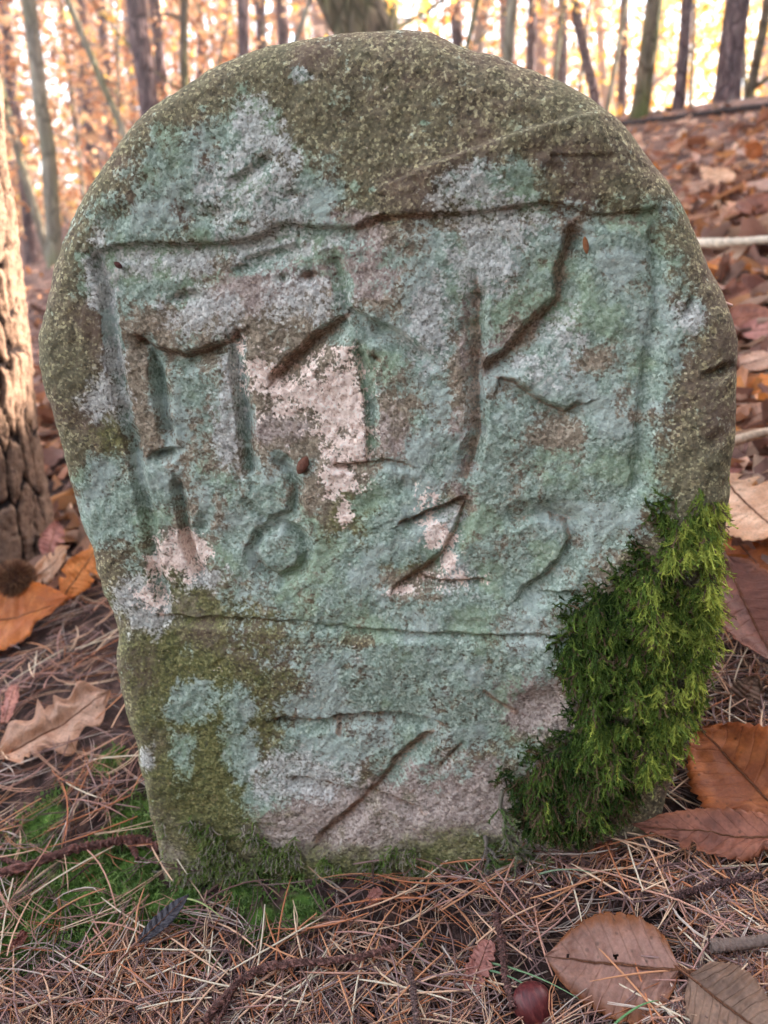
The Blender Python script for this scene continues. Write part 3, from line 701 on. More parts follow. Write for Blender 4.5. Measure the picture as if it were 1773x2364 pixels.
MOSS_POLY = [(1616, 1078), (1590, 1150), (1560, 1130), (1535, 1160), (1500, 1165), (1520, 1220), (1480, 1250), (1450, 1245), (1470, 1290), (1408, 1325), (1345, 1365), (1265, 1392), (1330, 1440), (1255, 1475), (1272, 1540), (1310, 1600), (1300, 1670),
             (1282, 1690), (1205, 1720), (1180, 1765), (1125, 1788), (1165, 1825), (1185, 1890), (1253, 1930), (1340, 1935), (1420, 1880), (1500, 1820), (1560, 1740), (1600, 1660), (1640, 1570), (1665, 1500), (1668, 1300), (1682, 1150), (1690, 1060), (1680, 1050), (1670, 1120), (1630, 1150)]
def build_stone_moss():
    g = np.random.default_rng(41)
    n = 52000; px = g.uniform(1100, 1715, n); py = g.uniform(1050, 2010, n)
    v = polyval(px, py, MOSS_POLY, 60) + (fbm(px / 30, py / 30, 401, 3) - 0.5) * 0.9
    v = np.where(ells(px, py, [(1590, 1310, 30, 34), (1520, 1290, 26, 20), (1440, 1620, 60, 20), (1560, 1180, 20, 16)]) > 0, -1, v)
    keep = (v > 0) & (g.uniform(0, 1, n) < 0.08 + 0.92 * sstep(0.05, 0.8, v)) & (g.uniform(0, 1, n) < 0.10 + 0.90 * sstep(0.32, 0.52, fbm(px / 42, py / 42, 411, 3)))
    px, py, v = px[keep][:15000], py[keep][:15000], v[keep][:15000]
    S = np.array([st_of_px(a, b) for a, b in zip(px, py)])
    lump = fbm(px / 38, py / 38, 421, 3)
    ridge = sstep(1600, 1690, px)
    h = np.clip(v, 0, 1) * (0.001 + 0.017 * sstep(0.2, 0.8, lump)) - ridge * 0.014 + g.uniform(-0.003, 0.003, len(px))
    root = P0 + S[:, :1] * T_ + S[:, 1:] * U_ + N_ * h[:, None]
    edge_out = (v < 0.35)
    dirv = -U_ * 0.9 + N_ * g.uniform(0.1, 0.9, (len(px), 1)) + T_ * g.normal(0, 0.45, (len(px), 1)) + T_ * (ridge * 0.6)[:, None]
    up_left = edge_out & (px < 1560)
    dirv[up_left] = (-T_ * 0.7 + U_ * 0.5 + N_ * 0.5) + g.normal(0, 0.4, (up_left.sum(), 3))
    L = g.uniform(0.005, 0.014, len(px)) * np.where(up_left, 0.75, 1)
    P, Rr = moss_strands(root, dirv, L, g, 6, 0.00062, 0.9, curl=0.5)
    V1, Q1 = strands(P, Rr, 3); V2, Q2 = leaflets(P, g, 0.0021, 0.00042, 3)
    tone = np.clip(0.12 + 0.5 * sstep(1350, 1690, px) + 0.4 * sstep(1610, 1680, px) + 0.45 * (lump - 0.5) + 0.15 * g.normal(0, 1, len(px)) + 0.25 * (h / 0.02) - 0.25 * sstep(1700, 1950, py), 0, 1)  # right ridge tinted brighter and yellower, sunlight put into the moss colour
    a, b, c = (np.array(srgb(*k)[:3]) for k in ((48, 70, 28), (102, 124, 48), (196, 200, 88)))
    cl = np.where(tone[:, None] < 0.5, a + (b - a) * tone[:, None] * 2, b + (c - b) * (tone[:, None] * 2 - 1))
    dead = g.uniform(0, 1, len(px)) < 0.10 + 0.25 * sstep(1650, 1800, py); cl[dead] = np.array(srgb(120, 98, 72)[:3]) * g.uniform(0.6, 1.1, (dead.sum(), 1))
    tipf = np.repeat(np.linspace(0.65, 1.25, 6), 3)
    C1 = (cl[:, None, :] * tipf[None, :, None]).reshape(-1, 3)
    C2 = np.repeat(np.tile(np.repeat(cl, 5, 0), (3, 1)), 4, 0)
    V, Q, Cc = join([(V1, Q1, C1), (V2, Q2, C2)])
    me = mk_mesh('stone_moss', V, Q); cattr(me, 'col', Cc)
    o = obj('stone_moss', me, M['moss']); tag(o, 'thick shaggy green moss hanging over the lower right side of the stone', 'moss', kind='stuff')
    # thin short moss along the foot of the stone
    n = 16000; px = g.uniform(360, 1200, n); py = g.uniform(1880, 2100, n)
    f = 0.75 * sstep(0.5, 0.68, fbm(px / 34, py / 34, 431, 3) + 0.25 * (py - 1990) / 100 + 0.06 * np.cos((px - 500) / 160))
    k = (g.uniform(0, 1, n) < f); px, py = px[k], py[k]
    S = np.array([st_of_px(a, b) for a, b in zip(px, py)])
    root = P0 + S[:, :1] * T_ + S[:, 1:] * U_ + N_ * 0.0
    ok = in_stone(px, py); root, px, py = root[ok], px[ok], py[ok]; n = len(px)
    dirv = N_ * 0.9 + U_ * g.uniform(-0.8, 0.5, (n, 1)) + T_ * g.normal(0, 0.5, (n, 1))
    P, Rr = moss_strands(root, dirv, g.uniform(0.004, 0.010, n), g, 5, 0.0005, 0.5)
    V1, Q1 = strands(P, Rr, 3); V2, Q2 = leaflets(P, g, 0.0014, 0.0004, 2)
    cl = col_lerp([(96, 120, 54), (124, 146, 70), (150, 162, 96), (176, 164, 146), (110, 118, 70), (160, 148, 130)], g.uniform(0, 1, n))
    V, Q, Cc = join([(V1, Q1, np.repeat(cl, 15, 0)), (V2, Q2, np.repeat(np.tile(np.repeat(cl, 4, 0), (2, 1)), 4, 0))])
    me = mk_mesh('foot_moss', V, Q); cattr(me, 'col', Cc)
    o = obj('foot_moss', me, M['moss']); tag(o, 'thin dusty moss along the foot of the carved stone', 'moss', kind='stuff')
    # ground moss
    n = 26000; px = g.uniform(-200, 1800, n); py = g.uniform(1650, 2420, n); Pg, ok, t = hitv(px, py)
    am = moss_amount(Pg[:, 0], Pg[:, 1]); ok &= (g.uniform(0, 1, n) < sstep(0.1, 0.6, am + 0.5 * (fbm(Pg[:, 0] * 30, Pg[:, 1] * 30, 441, 3) - 0.5))) & (am > 0.02) & ~near_stone_xy(Pg, -0.003)
    Pg = Pg[ok]; n = len(Pg); Pg[:, 2] = terrain(Pg[:, 0], Pg[:, 1]) - 0.001
    P, Rr = moss_strands(Pg, np.array([0, 0, 1.0]) + g.normal(0, 0.55, (n, 3)), g.uniform(0.005, 0.012, n), g, 5, 0.00055, 0.4)
    V1, Q1 = strands(P, Rr, 3); V2, Q2 = leaflets(P, g, 0.0018, 0.0005, 3)
    cl = col_lerp([(98, 126, 60), (126, 154, 80), (106, 136, 72), (150, 172, 104), (84, 106, 56)], g.uniform(0, 1, n))
    V, Q, Cc = join([(V1, Q1, np.repeat(cl, 15, 0)), (V2, Q2, np.repeat(np.tile(np.repeat(cl, 4, 0), (3, 1)), 4, 0))])
    me = mk_mesh('ground_moss', V, Q); cattr(me, 'col', Cc)
    o = obj('ground_moss', me, M['gmoss']); tag(o, 'bright green moss growing between the needles in front', 'moss', kind='stuff')
build_stone_moss()

def feather_moss(name, pts, label, colr, seed, hgt=0.012):
    g = np.random.default_rng(seed); A = np.array([on_stone(x, y, h) if on else hit(x, y) + np.array([0, 0, h]) for x, y, h, on in pts])
    q = np.linspace(0, len(A) - 1, 16); C = np.stack([np.interp(q, np.arange(len(A)), A[:, k]) for k in range(3)], -1)
    C += g.normal(0, 0.0006, C.shape)
    root = empty(name, C[-1])
    V, Q = strands((C - C[-1])[None], np.linspace(0.0016, 0.0007, 16)[None], 5); me = mk_mesh('stem', V, Q); cattr(me, 'col', np.repeat(np.array([srgb(*colr)[:3]]), len(V), 0)); obj('stem', me, M['moss'], root)
    rb = C[g.integers(2, 16, 70)]; d = g.normal(0, 1, (70, 3)); d[:, 2] -= 0.4; d = d + np.array([0.5, -0.6, 0])
    P, Rr = moss_strands(rb - C[-1], d, g.uniform(0.006, 0.016, 70), g, 6, 0.0006, 0.5)
    V1, Q1 = strands(P, Rr, 3); V2, Q2 = leaflets(P, g, 0.002, 0.0005, 5)
    cl = col_lerp([colr, (126, 130, 92), (96, 116, 62)], g.uniform(0, 1, 70))
    V, Q, Cc = join([(V1, Q1, np.repeat(cl, 18, 0)), (V2, Q2, np.repeat(np.tile(np.repeat(cl, 5, 0), (5, 1)), 4, 0))])
    me = mk_mesh('fronds', V, Q); cattr(me, 'col', Cc); obj('fronds', me, M['moss'], root)
    tag(root, label, 'moss')
feather_moss('feather_moss', [(1155, 1815, 0.003, 1), (1160, 1880, 0.008, 1), (1185, 1945, 0.012, 1), (1215, 2000, 0.016, 0), (1250, 2045, 0.010, 0)], 'grey-green feathery moss strand dangling at the foot of the stone below the thick moss', (140, 132, 116), 3)
feather_moss('feather_moss', [(1120, 1925, 0.003, 1), (1130, 1980, 0.008, 1), (1160, 2030, 0.012, 0)], 'short dusty grey moss strand at the stone foot beside the longer feathery one', (142, 130, 120), 4)

# ------------------------------------------------------------------ fallen leaves
def leaf_shape(kind, u, g):
    if kind == 'chestnut':
        w_ = np.sin(math.pi * np.clip(u, 0, 1) ** 0.85) ** 0.75; saw = (u * 17) % 1.0; return w_ * (0.93 + 0.11 * saw)
    if kind == 'beech':
        w_ = np.sin(math.pi * u ** 0.82) ** 0.62 * (1 - 0.25 * u); saw = (u * 11) % 1.0; return w_ * (0.97 + 0.06 * saw) * 1.12
    if kind == 'oak':
        w_ = np.sin(math.pi * u ** 1.25) ** 0.7; return w_ * (0.74 + 0.26 * np.cos(u * 2 * math.pi * 3.4 + 0.6))
    if kind == 'strip':
        return 0.35 + 0.65 * np.sin(math.pi * u) ** 0.5 * (0.85 + 0.15 * np.sin(u * 37))
    return np.sin(math.pi * u ** 0.9) ** 0.7
def leaf_mesh(name, kind, L, W, g, curl=0.0, fold=0.0, edge=0.0, twist=0.0, ruf=0.004, nu=64, nv=14, hole=False, wear=1.0):
    u = np.linspace(0.0, 1.0, nu); v = np.linspace(-1, 1, nv)
    Ug, Vg = np.meshgrid(u, v, indexing='ij')
    wl = leaf_shape(kind, np.clip(u, 0.004, 0.996), g)
    asym = 1 + 0.12 * (fbm(u * 4 + 9, u * 0, int(g.integers(1e5)), 3) - 0.5)[:, None] * np.sign(Vg)
    sd0 = int(g.integers(1e5)); nn = np.where(Vg > 0, fbm(Ug * 9, Ug * 0 + 3, sd0, 2), fbm(Ug * 9, Ug * 0 + 13, sd0, 2))
    asym = asym * (1 - 0.45 * sstep(0.70, 0.76, nn) * wear) * (1 + 0.05 * (np.where(Vg > 0, vnoise(Ug * 40, Ug * 0, sd0), vnoise(Ug * 40, Ug * 0 + 5, sd0)) - 0.5))
    y = Vg * (wl[:, None] * W / 2) * asym
    x = Ug * L - np.abs(Vg) * 0.06 * L * (1 if kind in ('chestnut', 'beech') else 0.4)* (Ug - 0.5)
    z = np.abs(y) * fold + edge * W * (np.abs(Vg) ** 2.2) * wl[:, None]
    z = z + ruf * (fbm(Ug * 5 + 3, Vg * 2 + 5, int(g.integers(1e5)), 3) - 0.5) * 2 + 0.0005 * np.cos(2 * math.pi * (Ug - 0.08 * np.abs(Vg)) * (13 if kind == 'chestnut' else 9)) * wl[:, None]
    if twist:
        a = twist * (Ug - 0.4); y, z = y * np.cos(a) - z * np.sin(a), y * np.sin(a) + z * np.cos(a)
    if abs(curl) > 1e-3:
        th = curl * (x / L - 0.5); rad = L / curl; x, z = rad * np.sin(th) - z * np.sin(th) + L / 2, rad * (1 - np.cos(th)) + z * np.cos(th)
    V = np.stack([x, y, z], -1).reshape(-1, 3); I = np.arange(nu * nv).reshape(nu, nv)
    Q = np.stack([I[:-1, :-1], I[1:, :-1], I[1:, 1:], I[:-1, 1:]], -1).reshape(-1, 4)
    if hole:
        ctr = np.stack([Ug, Vg], -1).reshape(-1, 2)[Q].mean(1)
        bad = (np.hypot((ctr[:, 0] - 0.46) / 0.026, (ctr[:, 1] + 0.15) / 0.055) < 1) | (np.hypot((ctr[:, 0] - 0.82) / 0.015, (ctr[:, 1] + 0.10) / 0.06) < 1)
        Q = Q[~bad]
    me = mk_mesh(name, V, Q)
    uv = me.uv_layers.new(name='UVMap'); vi = np.empty(len(me.loops), np.int32); me.loops.foreach_get('vertex_index', vi)
    U2 = np.stack([Ug.ravel(), (Vg.ravel() + 1) / 2], -1)[vi]; uv.data.foreach_set('uv', U2.astype(np.float32).ravel())
    mid = V.reshape(nu, nv, 3)[:, nv // 2 - 1:nv // 2 + 1].mean(1)
    return me, mid
def place_leaf(label, kind, mat, bpx, tpx, wpx, lift=(0.006, 0.01), tilt=0.25, roll=0.0, seed=1, stalk=0.012, group=None, name=None, **kw):
    g = np.random.default_rng(seed)
    A = hit(*bpx, lift[0]); B = hit(*tpx, lift[1])
    mid = (A + B) / 2; x = norm(B - A); L = np.linalg.norm(B - A); W = wpx / F * float((mid - CAM) @ FW)
    n = norm(tnormal(mid[0], mid[1]) * (1 - tilt) + norm(CAM - mid) * tilt); n = norm(n - x * (n @ x)); y = np.cross(n, x)
    if roll: n, y = n * math.cos(roll) + y * math.sin(roll), y * math.cos(roll) - n * math.sin(roll)
    me, midl = leaf_mesh('blade', kind, L, W, g, **kw)
    root = empty(name or {'chestnut': 'chestnut_leaf', 'beech': 'beech_leaf', 'oak': 'oak_leaf', 'strip': 'leaf_fragment'}.get(kind, 'fallen_leaf'), (0, 0, 0))
    root.matrix_world = Matrix(((x[0], y[0], n[0], A[0]), (x[1], y[1], n[1], A[1]), (x[2], y[2], n[2], A[2]), (0, 0, 0, 1)))
    b = obj('blade', me, M[mat], root)
    sm = b.modifiers.new('thickness', 'SOLIDIFY'); sm.thickness = 0.00035
    st = np.array([[-stalk, 0.1 * stalk, -0.004]]); mp = np.vstack([st, midl[:-1]]); rad = np.linspace(0.0011, 0.0002, len(mp)) * min(1, L / 0.08)
    mp[1:, 2] += 0.0001
    V, Q = strands(mp[None], rad[None], 5); mm = mk_mesh('midrib', V, Q); cattr(mm, 'col', np.repeat(np.array([srgb(120, 76, 52)[:3]]), len(V), 0)); obj('midrib', mm, M['bit'], root)
    tag(root, label, 'leaf', group); return root

# right side, from the foot of the stone upward
place_leaf('broad beech leaf with dark rust rim and small holes at the bottom right', 'beech', 'leaf_beech', (1572, 2240), (1256, 2208), 235, (0.018, 0.018), 0.45, seed=11, ruf=0.004, edge=-0.02, hole=True, nu=90, nv=40, wear=0.15)
place_leaf('slender toothed chestnut leaf pointing towards the stone', 'chestnut', 'leaf_brown', (1900, 1945), (1458, 1908), 120, (0.03, 0.022), 0.30, seed=12, fold=0.12, curl=0.25, nu=80)
place_leaf('big glossy brown chestnut leaf propped against the mossy side of the stone', 'chestnut', 'leaf_orange', (1880, 1960), (1600, 1665), 260, (0.02, 0.03), 0.62, seed=13, fold=0.22, curl=-0.5, ruf=0.006, nu=80)
place_leaf('long shiny chestnut leaf hanging beside the moss edge', 'chestnut', 'leaf_brown', (1672, 1290), (1800, 1560), 170, (0.05, 0.035), 0.75, roll=0.2, seed=14, fold=0.28, curl=0.5, nu=80)
place_leaf('pale tan chestnut leaf lying over the deep orange one', 'chestnut', 'leaf_tan_lit', (1672, 1120), (1840, 1270), 190, (0.05, 0.06), 0.5, seed=15, fold=0.1, curl=0.9, nu=80)
place_leaf('deep orange chestnut leaf tucked under the pale tan leaf', 'chestnut', 'leaf_orange', (1660, 1200), (1850, 1420), 260, (0.035, 0.03), 0.6, seed=16, fold=0.1, curl=-0.6, nu=80)
place_leaf('grey-brown leaf tip cut by the bottom right corner', 'beech', 'leaf_grey', (1590, 2255), (1810, 2420), 190, (0.022, 0.022), 0.5, wear=0.2, seed=17, ruf=0.003)
place_leaf('small pinkish leaf scrap among needles left of the beech leaf', 'strip', 'leaf_pink', (1085, 2290), (1130, 2170), 60, (0.012, 0.018), 0.5, seed=18, stalk=0.002, ruf=0.003)
place_leaf('tiny square brown leaf scrap under the moss', 'strip', 'leaf_brown', (1410, 1985), (1380, 1925), 46, (0.01, 0.016), 0.5, seed=19, stalk=0.001)
place_leaf('narrow grey-violet leaf standing behind the glossy chestnut leaf', 'plain', 'leaf_grey', (1700, 1640), (1750, 1560), 70, (0.01, 0.03), 0.7, seed=20)
place_leaf('grey-violet leaf under the big glossy chestnut leaf', 'plain', 'leaf_grey', (1740, 1900), (1660, 1810), 90, (0.008, 0.012), 0.5, seed=21)
place_leaf('pinkish leaf leaning on the slope above the tan chestnut leaf', 'plain', 'leaf_pink', (1690, 1120), (1775, 1060), 90, (0.02, 0.02), 0.5, seed=22, curl=0.6)
place_leaf('light tan leaf beside the mossy pale stick', 'plain', 'leaf_tan', (1680, 985), (1800, 940), 80, (0.02, 0.03), 0.5, seed=23, curl=0.5)
place_leaf('arched tan leaf with a dark hollow beneath it', 'chestnut', 'leaf_tan', (1690, 860), (1830, 800), 70, (0.03, 0.04), 0.3, seed=24, curl=1.1)
place_leaf('yellow-orange curled leaf right under the pale stick', 'plain', 'leaf_orange', (1625, 640), (1720, 585), 70, (0.03, 0.03), 0.5, seed=25, curl=0.9)
place_leaf('dark red-brown rolled leaf below the yellow-orange one', 'plain', 'leaf_brown', (1660, 690), (1780, 650), 70, (0.02, 0.03), 0.5, seed=26, curl=-1.0, fold=0.4)
place_leaf('russet leaf with upturned rim above the pale stick', 'plain', 'leaf_brown', (1690, 490), (1800, 455), 60, (0.05, 0.05), 0.5, seed=27, curl=1.0)
place_leaf('upright golden leaf standing out on the slope', 'plain', 'leaf_orange', (1728, 365), (1752, 325), 44, (0.05, 0.10), 0.9, seed=28, curl=0.4)
place_leaf('whitish curled leaf touching the shoulder of the stone', 'plain', 'leaf_tan', (1575, 450), (1650, 415), 26, (0.04, 0.05), 0.5, seed=29, curl=0.3)
place_leaf('small bright orange leaf under the whitish curled leaf', 'plain', 'leaf_orange', (1575, 470), (1620, 450), 22, (0.03, 0.03), 0.5, seed=30)
for k, (lb, kd, mt, a, b, w_, l0, l1, ti, cu, fo) in enumerate([
    ('russet leaf lying across the slope just above the pale barkless stick', 'chestnut', 'leaf_brown', (1690, 520), (1800, 480), 80, 0.015, 0.03, 0.45, 0.6, 0.2),
    ('dull tan leaf touching the stone edge above the pale barkless stick', 'plain', 'leaf_tan', (1590, 525), (1690, 500), 70, 0.012, 0.03, 0.5, -0.4, 0.1),
    ('flat chestnut-brown leaf halfway between the pale stick and the arched tan leaf', 'beech', 'leaf_brown', (1655, 745), (1790, 725), 85, 0.012, 0.025, 0.4, 0.3, 0.1),
    ('pinkish folded leaf at the right edge above the arched tan leaf', 'chestnut', 'leaf_pink', (1700, 775), (1850, 750), 75, 0.02, 0.03, 0.4, 0.8, 0.35),
    ('greyish leaf at the right edge under the end of the pale stick', 'plain', 'leaf_grey', (1720, 625), (1860, 600), 80, 0.015, 0.03, 0.5, -0.6, 0.1),
    ('orange leaf tucked below the arched tan leaf', 'beech', 'leaf_orange_lit', (1690, 905), (1830, 885), 80, 0.012, 0.03, 0.4, 0.7, 0.1),
    ('small bleached leaf high on the slope below the dark fallen branch', 'plain', 'leaf_tan_lit', (1700, 425), (1620, 395), 50, 0.03, 0.05, 0.5, 0.5, 0.2)]):
    place_leaf(lb, kd, mt, a, b, w_, (l0, l1), ti, seed=600 + k, curl=cu, fold=fo, ruf=0.006)
# left side
place_leaf('large orange leaf at the left edge in front of the tree', 'chestnut', 'leaf_orange_lit', (-150, 1470), (175, 1385), 190, (0.02, 0.03), 0.5, seed=31, fold=0.1, curl=0.4, ruf=0.008)
place_leaf('bright tan upright leaf against the left edge of the stone', 'chestnut', 'leaf_tan_lit', (75, 1345), (165, 1260), 70, (0.02, 0.07), 0.6, seed=32, curl=0.4)
place_leaf('orange leaf wedged between the tan leaf and the stone', 'chestnut', 'leaf_orange_lit', (140, 1385), (230, 1255), 80, (0.02, 0.06), 0.6, seed=33, curl=-0.5)
place_leaf('pink-brown leaf at the foot of the tree behind the tan leaf', 'plain', 'leaf_pink', (110, 1290), (130, 1200), 55, (0.02, 0.05), 0.6, seed=34)
place_leaf('lobed tan oak leaf on needles beside the lower left of the stone', 'oak', 'leaf_tan', (-45, 1770), (262, 1600), 180, (0.012, 0.022), 0.5, seed=35, fold=0.12, curl=0.35, ruf=0.009, nu=90, nv=22)
place_leaf('narrow pink-brown leaf strip at the left edge', 'strip', 'leaf_pink', (10, 1670), (35, 1580), 32, (0.01, 0.02), 0.5, seed=36, stalk=0.001)
place_leaf('blackish slender leaf lying at the lower left corner of the stone', 'plain', 'leaf_black', (318, 2178), (436, 2066), 40, (0.022, 0.022), 0.5, seed=37, curl=0.2, nu=60, ruf=0.0008, wear=0.0)
place_leaf('small pink leaf scrap on the bright green moss', 'strip', 'leaf_pink', (25, 2195), (58, 2150), 30, (0.012, 0.016), 0.5, seed=38, stalk=0.001)
place_leaf('reddish leaf scrap in needles in front of the stone', 'strip', 'leaf_pink', (850, 2085), (880, 2055), 40, (0.012, 0.016), 0.5, seed=39, stalk=0.001)

# leaf litter on the slopes
LCOL = [(224, 178, 150), (196, 140, 106), (180, 120, 88), (222, 182, 154), (156, 102, 78), (208, 146, 100), (144, 104, 90), (194, 152, 132), (214, 140, 76), (128, 88, 72)]
def litter_leaf(g, n, size, nu=5, nv=4):
    u = np.linspace(0, 1, nu); v = np.linspace(-1, 1, nv); U, Vv = np.meshgrid(u, v, indexing='ij')
    w_ = np.sin(math.pi * np.clip(u, 0.06, 0.94)) ** 0.8
    L = size[:, None, None]; asp = g.uniform(0.35, 0.6, n)[:, None, None]
    x = (U - 0.5)[None] * L; y = (Vv * w_[:, None])[None] * L * asp * 0.5
    z = L * (g.normal(0, 0.55, n)[:, None, None] * (U - 0.5)[None] ** 2 + g.normal(0, 0.35, n)[:, None, None] * (Vv ** 2)[None] * 0.4)
    return np.stack([x, y, z], -1), U.shape
def build_litter():
    g = np.random.default_rng(91)
    n = 12000
    px = np.concatenate([g.uniform(1380, 2500, n * 2 // 3), g.uniform(-700, 330, n // 3)]); py = np.concatenate([g.uniform(255, 1400, n * 2 // 3), g.uniform(480, 1350, n // 3)])
    P, ok, t = hitv(px, py); ok &= (t > 0.75) & (t < 14) & ~near_stone_xy(P, 0.01) & ~((px < 330) & (py > 1200) & (t < 1.0))
    ok &= g.uniform(0, 1, n) < np.where(t > 1.6, 0.95, 0.4)
    P, px, py, t = P[ok], px[ok], py[ok], t[ok]; n = len(P)
    size = g.uniform(0.03, 0.075, n) * np.where(t > 2.5, 1.0, 1.35) * np.where((g.uniform(0, 1, n) < 0.12) & (t > 1.6), 1.5, 1); size = np.where(t < 1.7, np.minimum(size, 0.075), size)
    order = np.argsort(-(size / t) * ((px > 0) & (px < 1773) & ~in_stone(px, py))); P, px, py, t, size = (a[order] for a in (P, px, py, t, size))
    A, shp = litter_leaf(g, n, size)
    az = g.uniform(0, 2 * math.pi, n); nr = np.array([-0.25, -0.17, 1.0]) + g.normal(0, 0.5, (n, 3)); nr = norm(nr)
    X = np.stack([np.cos(az), np.sin(az), 0 * az], -1); X = norm(X - nr * (X * nr).sum(-1, keepdims=True)); Y = np.cross(nr, X)
    ctr = P.copy(); ctr[:, 2] = terrain(P[:, 0], P[:, 1]) + size * g.uniform(0.08, 0.28, n)
    c = col_lerp(LCOL, g.uniform(0, 1, n)) * g.uniform(0.55, 1.15, (n, 1))
    K = shp[0] * shp[1]; I = np.arange(K).reshape(shp)
    q0 = np.stack([I[:-1, :-1], I[1:, :-1], I[1:, 1:], I[:-1, 1:]], -1).reshape(-1, 4)
    W = ctr[:, None, :] + A.reshape(n, K, 3)[..., 0:1] * X[:, None] + A.reshape(n, K, 3)[..., 1:2] * Y[:, None] + A.reshape(n, K, 3)[..., 2:3] * nr[:, None]
    m = 300
    protos = []
    for k in range(24):
        me = mk_mesh('litter_leaf', A[k].reshape(-1, 3) / size[k], q0); cattr(me, 'col', np.repeat(c[k][None], K, 0)); me.materials.append(M['litter']); protos.append(me)
    for i in range(m):
        o = obj('litter_leaf', protos[i % 24], None); s = size[i]
        x, y, z, p = X[i] * s, Y[i] * s, nr[i] * s, ctr[i]
        o.matrix_world = Matrix(((x[0], y[0], z[0], p[0]), (x[1], y[1], z[1], p[1]), (x[2], y[2], z[2], p[2]), (0, 0, 0, 1)))
        if px[i] > 886: tag(o, 'brown fallen leaf among many on the slope beyond the right side of the stone', 'leaf', 'fallen leaves on the slope behind the stone')
        else: tag(o, 'brown fallen leaf among many on the ground beyond the left side of the stone', 'leaf', 'fallen leaves behind the left edge of the stone')
    V = W[m:].reshape(-1, 3); Q = (q0[None] + (np.arange(n - m) * K)[:, None, None]).reshape(-1, 4)
    me = mk_mesh('leaf_litter', V, Q); cattr(me, 'col', np.repeat(c[m:], K, 0))
    o = obj('leaf_litter', me, M['litter']); tag(o, 'carpet of brown fallen leaves covering the wooded slope', 'leaf litter', kind='stuff')
build_litter()

# ------------------------------------------------------------------ sticks, twigs, grass, nut, husk
def bumpy_tube(name, pts, r0, r1, S, col, seed, bump=0.15, K=60, scales=False, mat='twig'):
    g = np.random.default_rng(seed); A = np.array(pts, float); q = np.linspace(0, len(A) - 1, K)
    # smooth interpolation
    C = np.stack([np.interp(q, np.arange(len(A)), A[:, k]) for k in range(3)], -1)
    for _ in range(6): C[1:-1] = (C[:-2] + 2 * C[1:-1] + C[2:]) / 4
    rad = np.linspace(r0, r1, K)
    V, Q = strands(C[None], rad[None], S); V = V.reshape(K, S, 3)
    nz = g.uniform(-1, 1, (K, S))
    if scales: nz = np.where(g.uniform(0, 1, (K, S)) > 0.66, 2.6, -0.6) + 0.8 * nz
    V = C[:, None] + (V - C[:, None]) * (1 + bump * nz)[..., None]
    V = V.reshape(-1, 3); cl = np.array(srgb(*col)[:3])[None] * (0.8 + 0.25 * nz.ravel() * (1 if scales else 0.6))[:, None].clip(0.4, 1.5)
    V = np.vstack([V, C[:1], C[-1:]]); a, b = len(V) - 2, len(V) - 1
    caps = [[a, (j + 1) % S, j, j] for j in range(0)] 
    me = mk_mesh(name, V, Q, not scales); cattr(me, 'col', np.vstack([cl, cl[:1], cl[-1:]]).clip(0, 1)); return me
def ground_stick(name, pxs, wpx, label, col, seed, lift=0.004, scales=False, mat='twig', taper=0.7, cat='twig', sides=None, bump=0.15):
    A = np.array([hit(x, y, lift) for x, y in pxs])
    d = float((A.mean(0) - CAM) @ FW); r = wpx / 2 / F * d; base = A[0].copy()
    root = empty(name, base)
    me = bumpy_tube('stem', A - base, r, r * taper, 10, col, seed, bump, 90 if scales else 50, scales); obj('stem', me, M[mat], root)
    for k, (a, b, w2) in enumerate(sides or []):
        B = np.array([hit(*a, lift), (hit(*a, lift) + hit(*b, lift)) / 2, hit(*b, lift)])
        me = bumpy_tube('side_shoot', B - base, w2 / 2 / F * d, w2 / 2 / F * d * 0.5, 8, col, seed + k + 1, bump, 40, scales); obj('side_shoot', me, M[mat], root)
    tag(root, label, cat); return root
ground_stick('pine_twig', [(-80, 2040), (60, 2000), (170, 1960), (250, 1945), (300, 1935), (340, 1940), (368, 1965)], 20, 'scaly red-brown pine twig lying on moss beside the lower left of the stone', (112, 74, 66), 51, 0.012, True, sides=[((300, 1938), (318, 1985), 16), ((60, 2000), (-60, 1960), 14)])
ground_stick('pine_twig', [(470, 2360), (545, 2270), (600, 2235), (680, 2222), (770, 2218), (850, 2205), (920, 2180)], 18, 'long scaly pine twig crossing the needles in front of the stone', (116, 80, 72), 52, 0.021, True, sides=[((545, 2270), (490, 2390), 12)])
ground_stick('pine_twig', [(1145, 2110), (1160, 2180), (1165, 2250), (1185, 2330)], 18, 'thin scaly twig standing among needles left of the beech leaf', (108, 76, 70), 53, 0.018, True)
ground_stick('pine_twig', [(945, 2230), (955, 2300), (965, 2390)], 16, 'short grey-brown twig at the bottom edge', (122, 96, 90), 54, 0.016, True)
ground_stick('pine_twig', [(1560, 2070), (1640, 2045), (1760, 2020)], 16, 'dark scaly twig in the needles right of the stone foot', (92, 66, 62), 55, 0.018, True)
ground_stick('stick', [(1640, 2185), (1700, 2180), (1800, 2165)], 32, 'short thick grey stick at the right edge above the corner leaf', (128, 108, 98), 56, 0.020, mat='stick', cat='stick')
ground_stick('stick', [(1596, 562), (1680, 560), (1740, 556), (1830, 548)], 24, 'pale barkless stick lying across the slope beside the stone', (224, 206, 184), 57, 0.065, mat='stick', cat='stick', bump=0.07)
ground_stick('stick', [(1690, 1020), (1740, 1005), (1830, 985)], 26, 'pale mossy stick end poking from leaves at the right edge', (206, 178, 152), 58, 0.05, mat='stick', cat='stick', bump=0.08)
ground_stick('fallen_branch', [(1400, 292), (1437, 284), (1520, 276), (1600, 266), (1700, 252), (1850, 236)], 13, 'dark fallen branch along the crest of the slope', (62, 48, 46), 59, 0.03, mat='stick', cat='branch', taper=0.9, sides=[((1660, 258), (1690, 225), 7)])

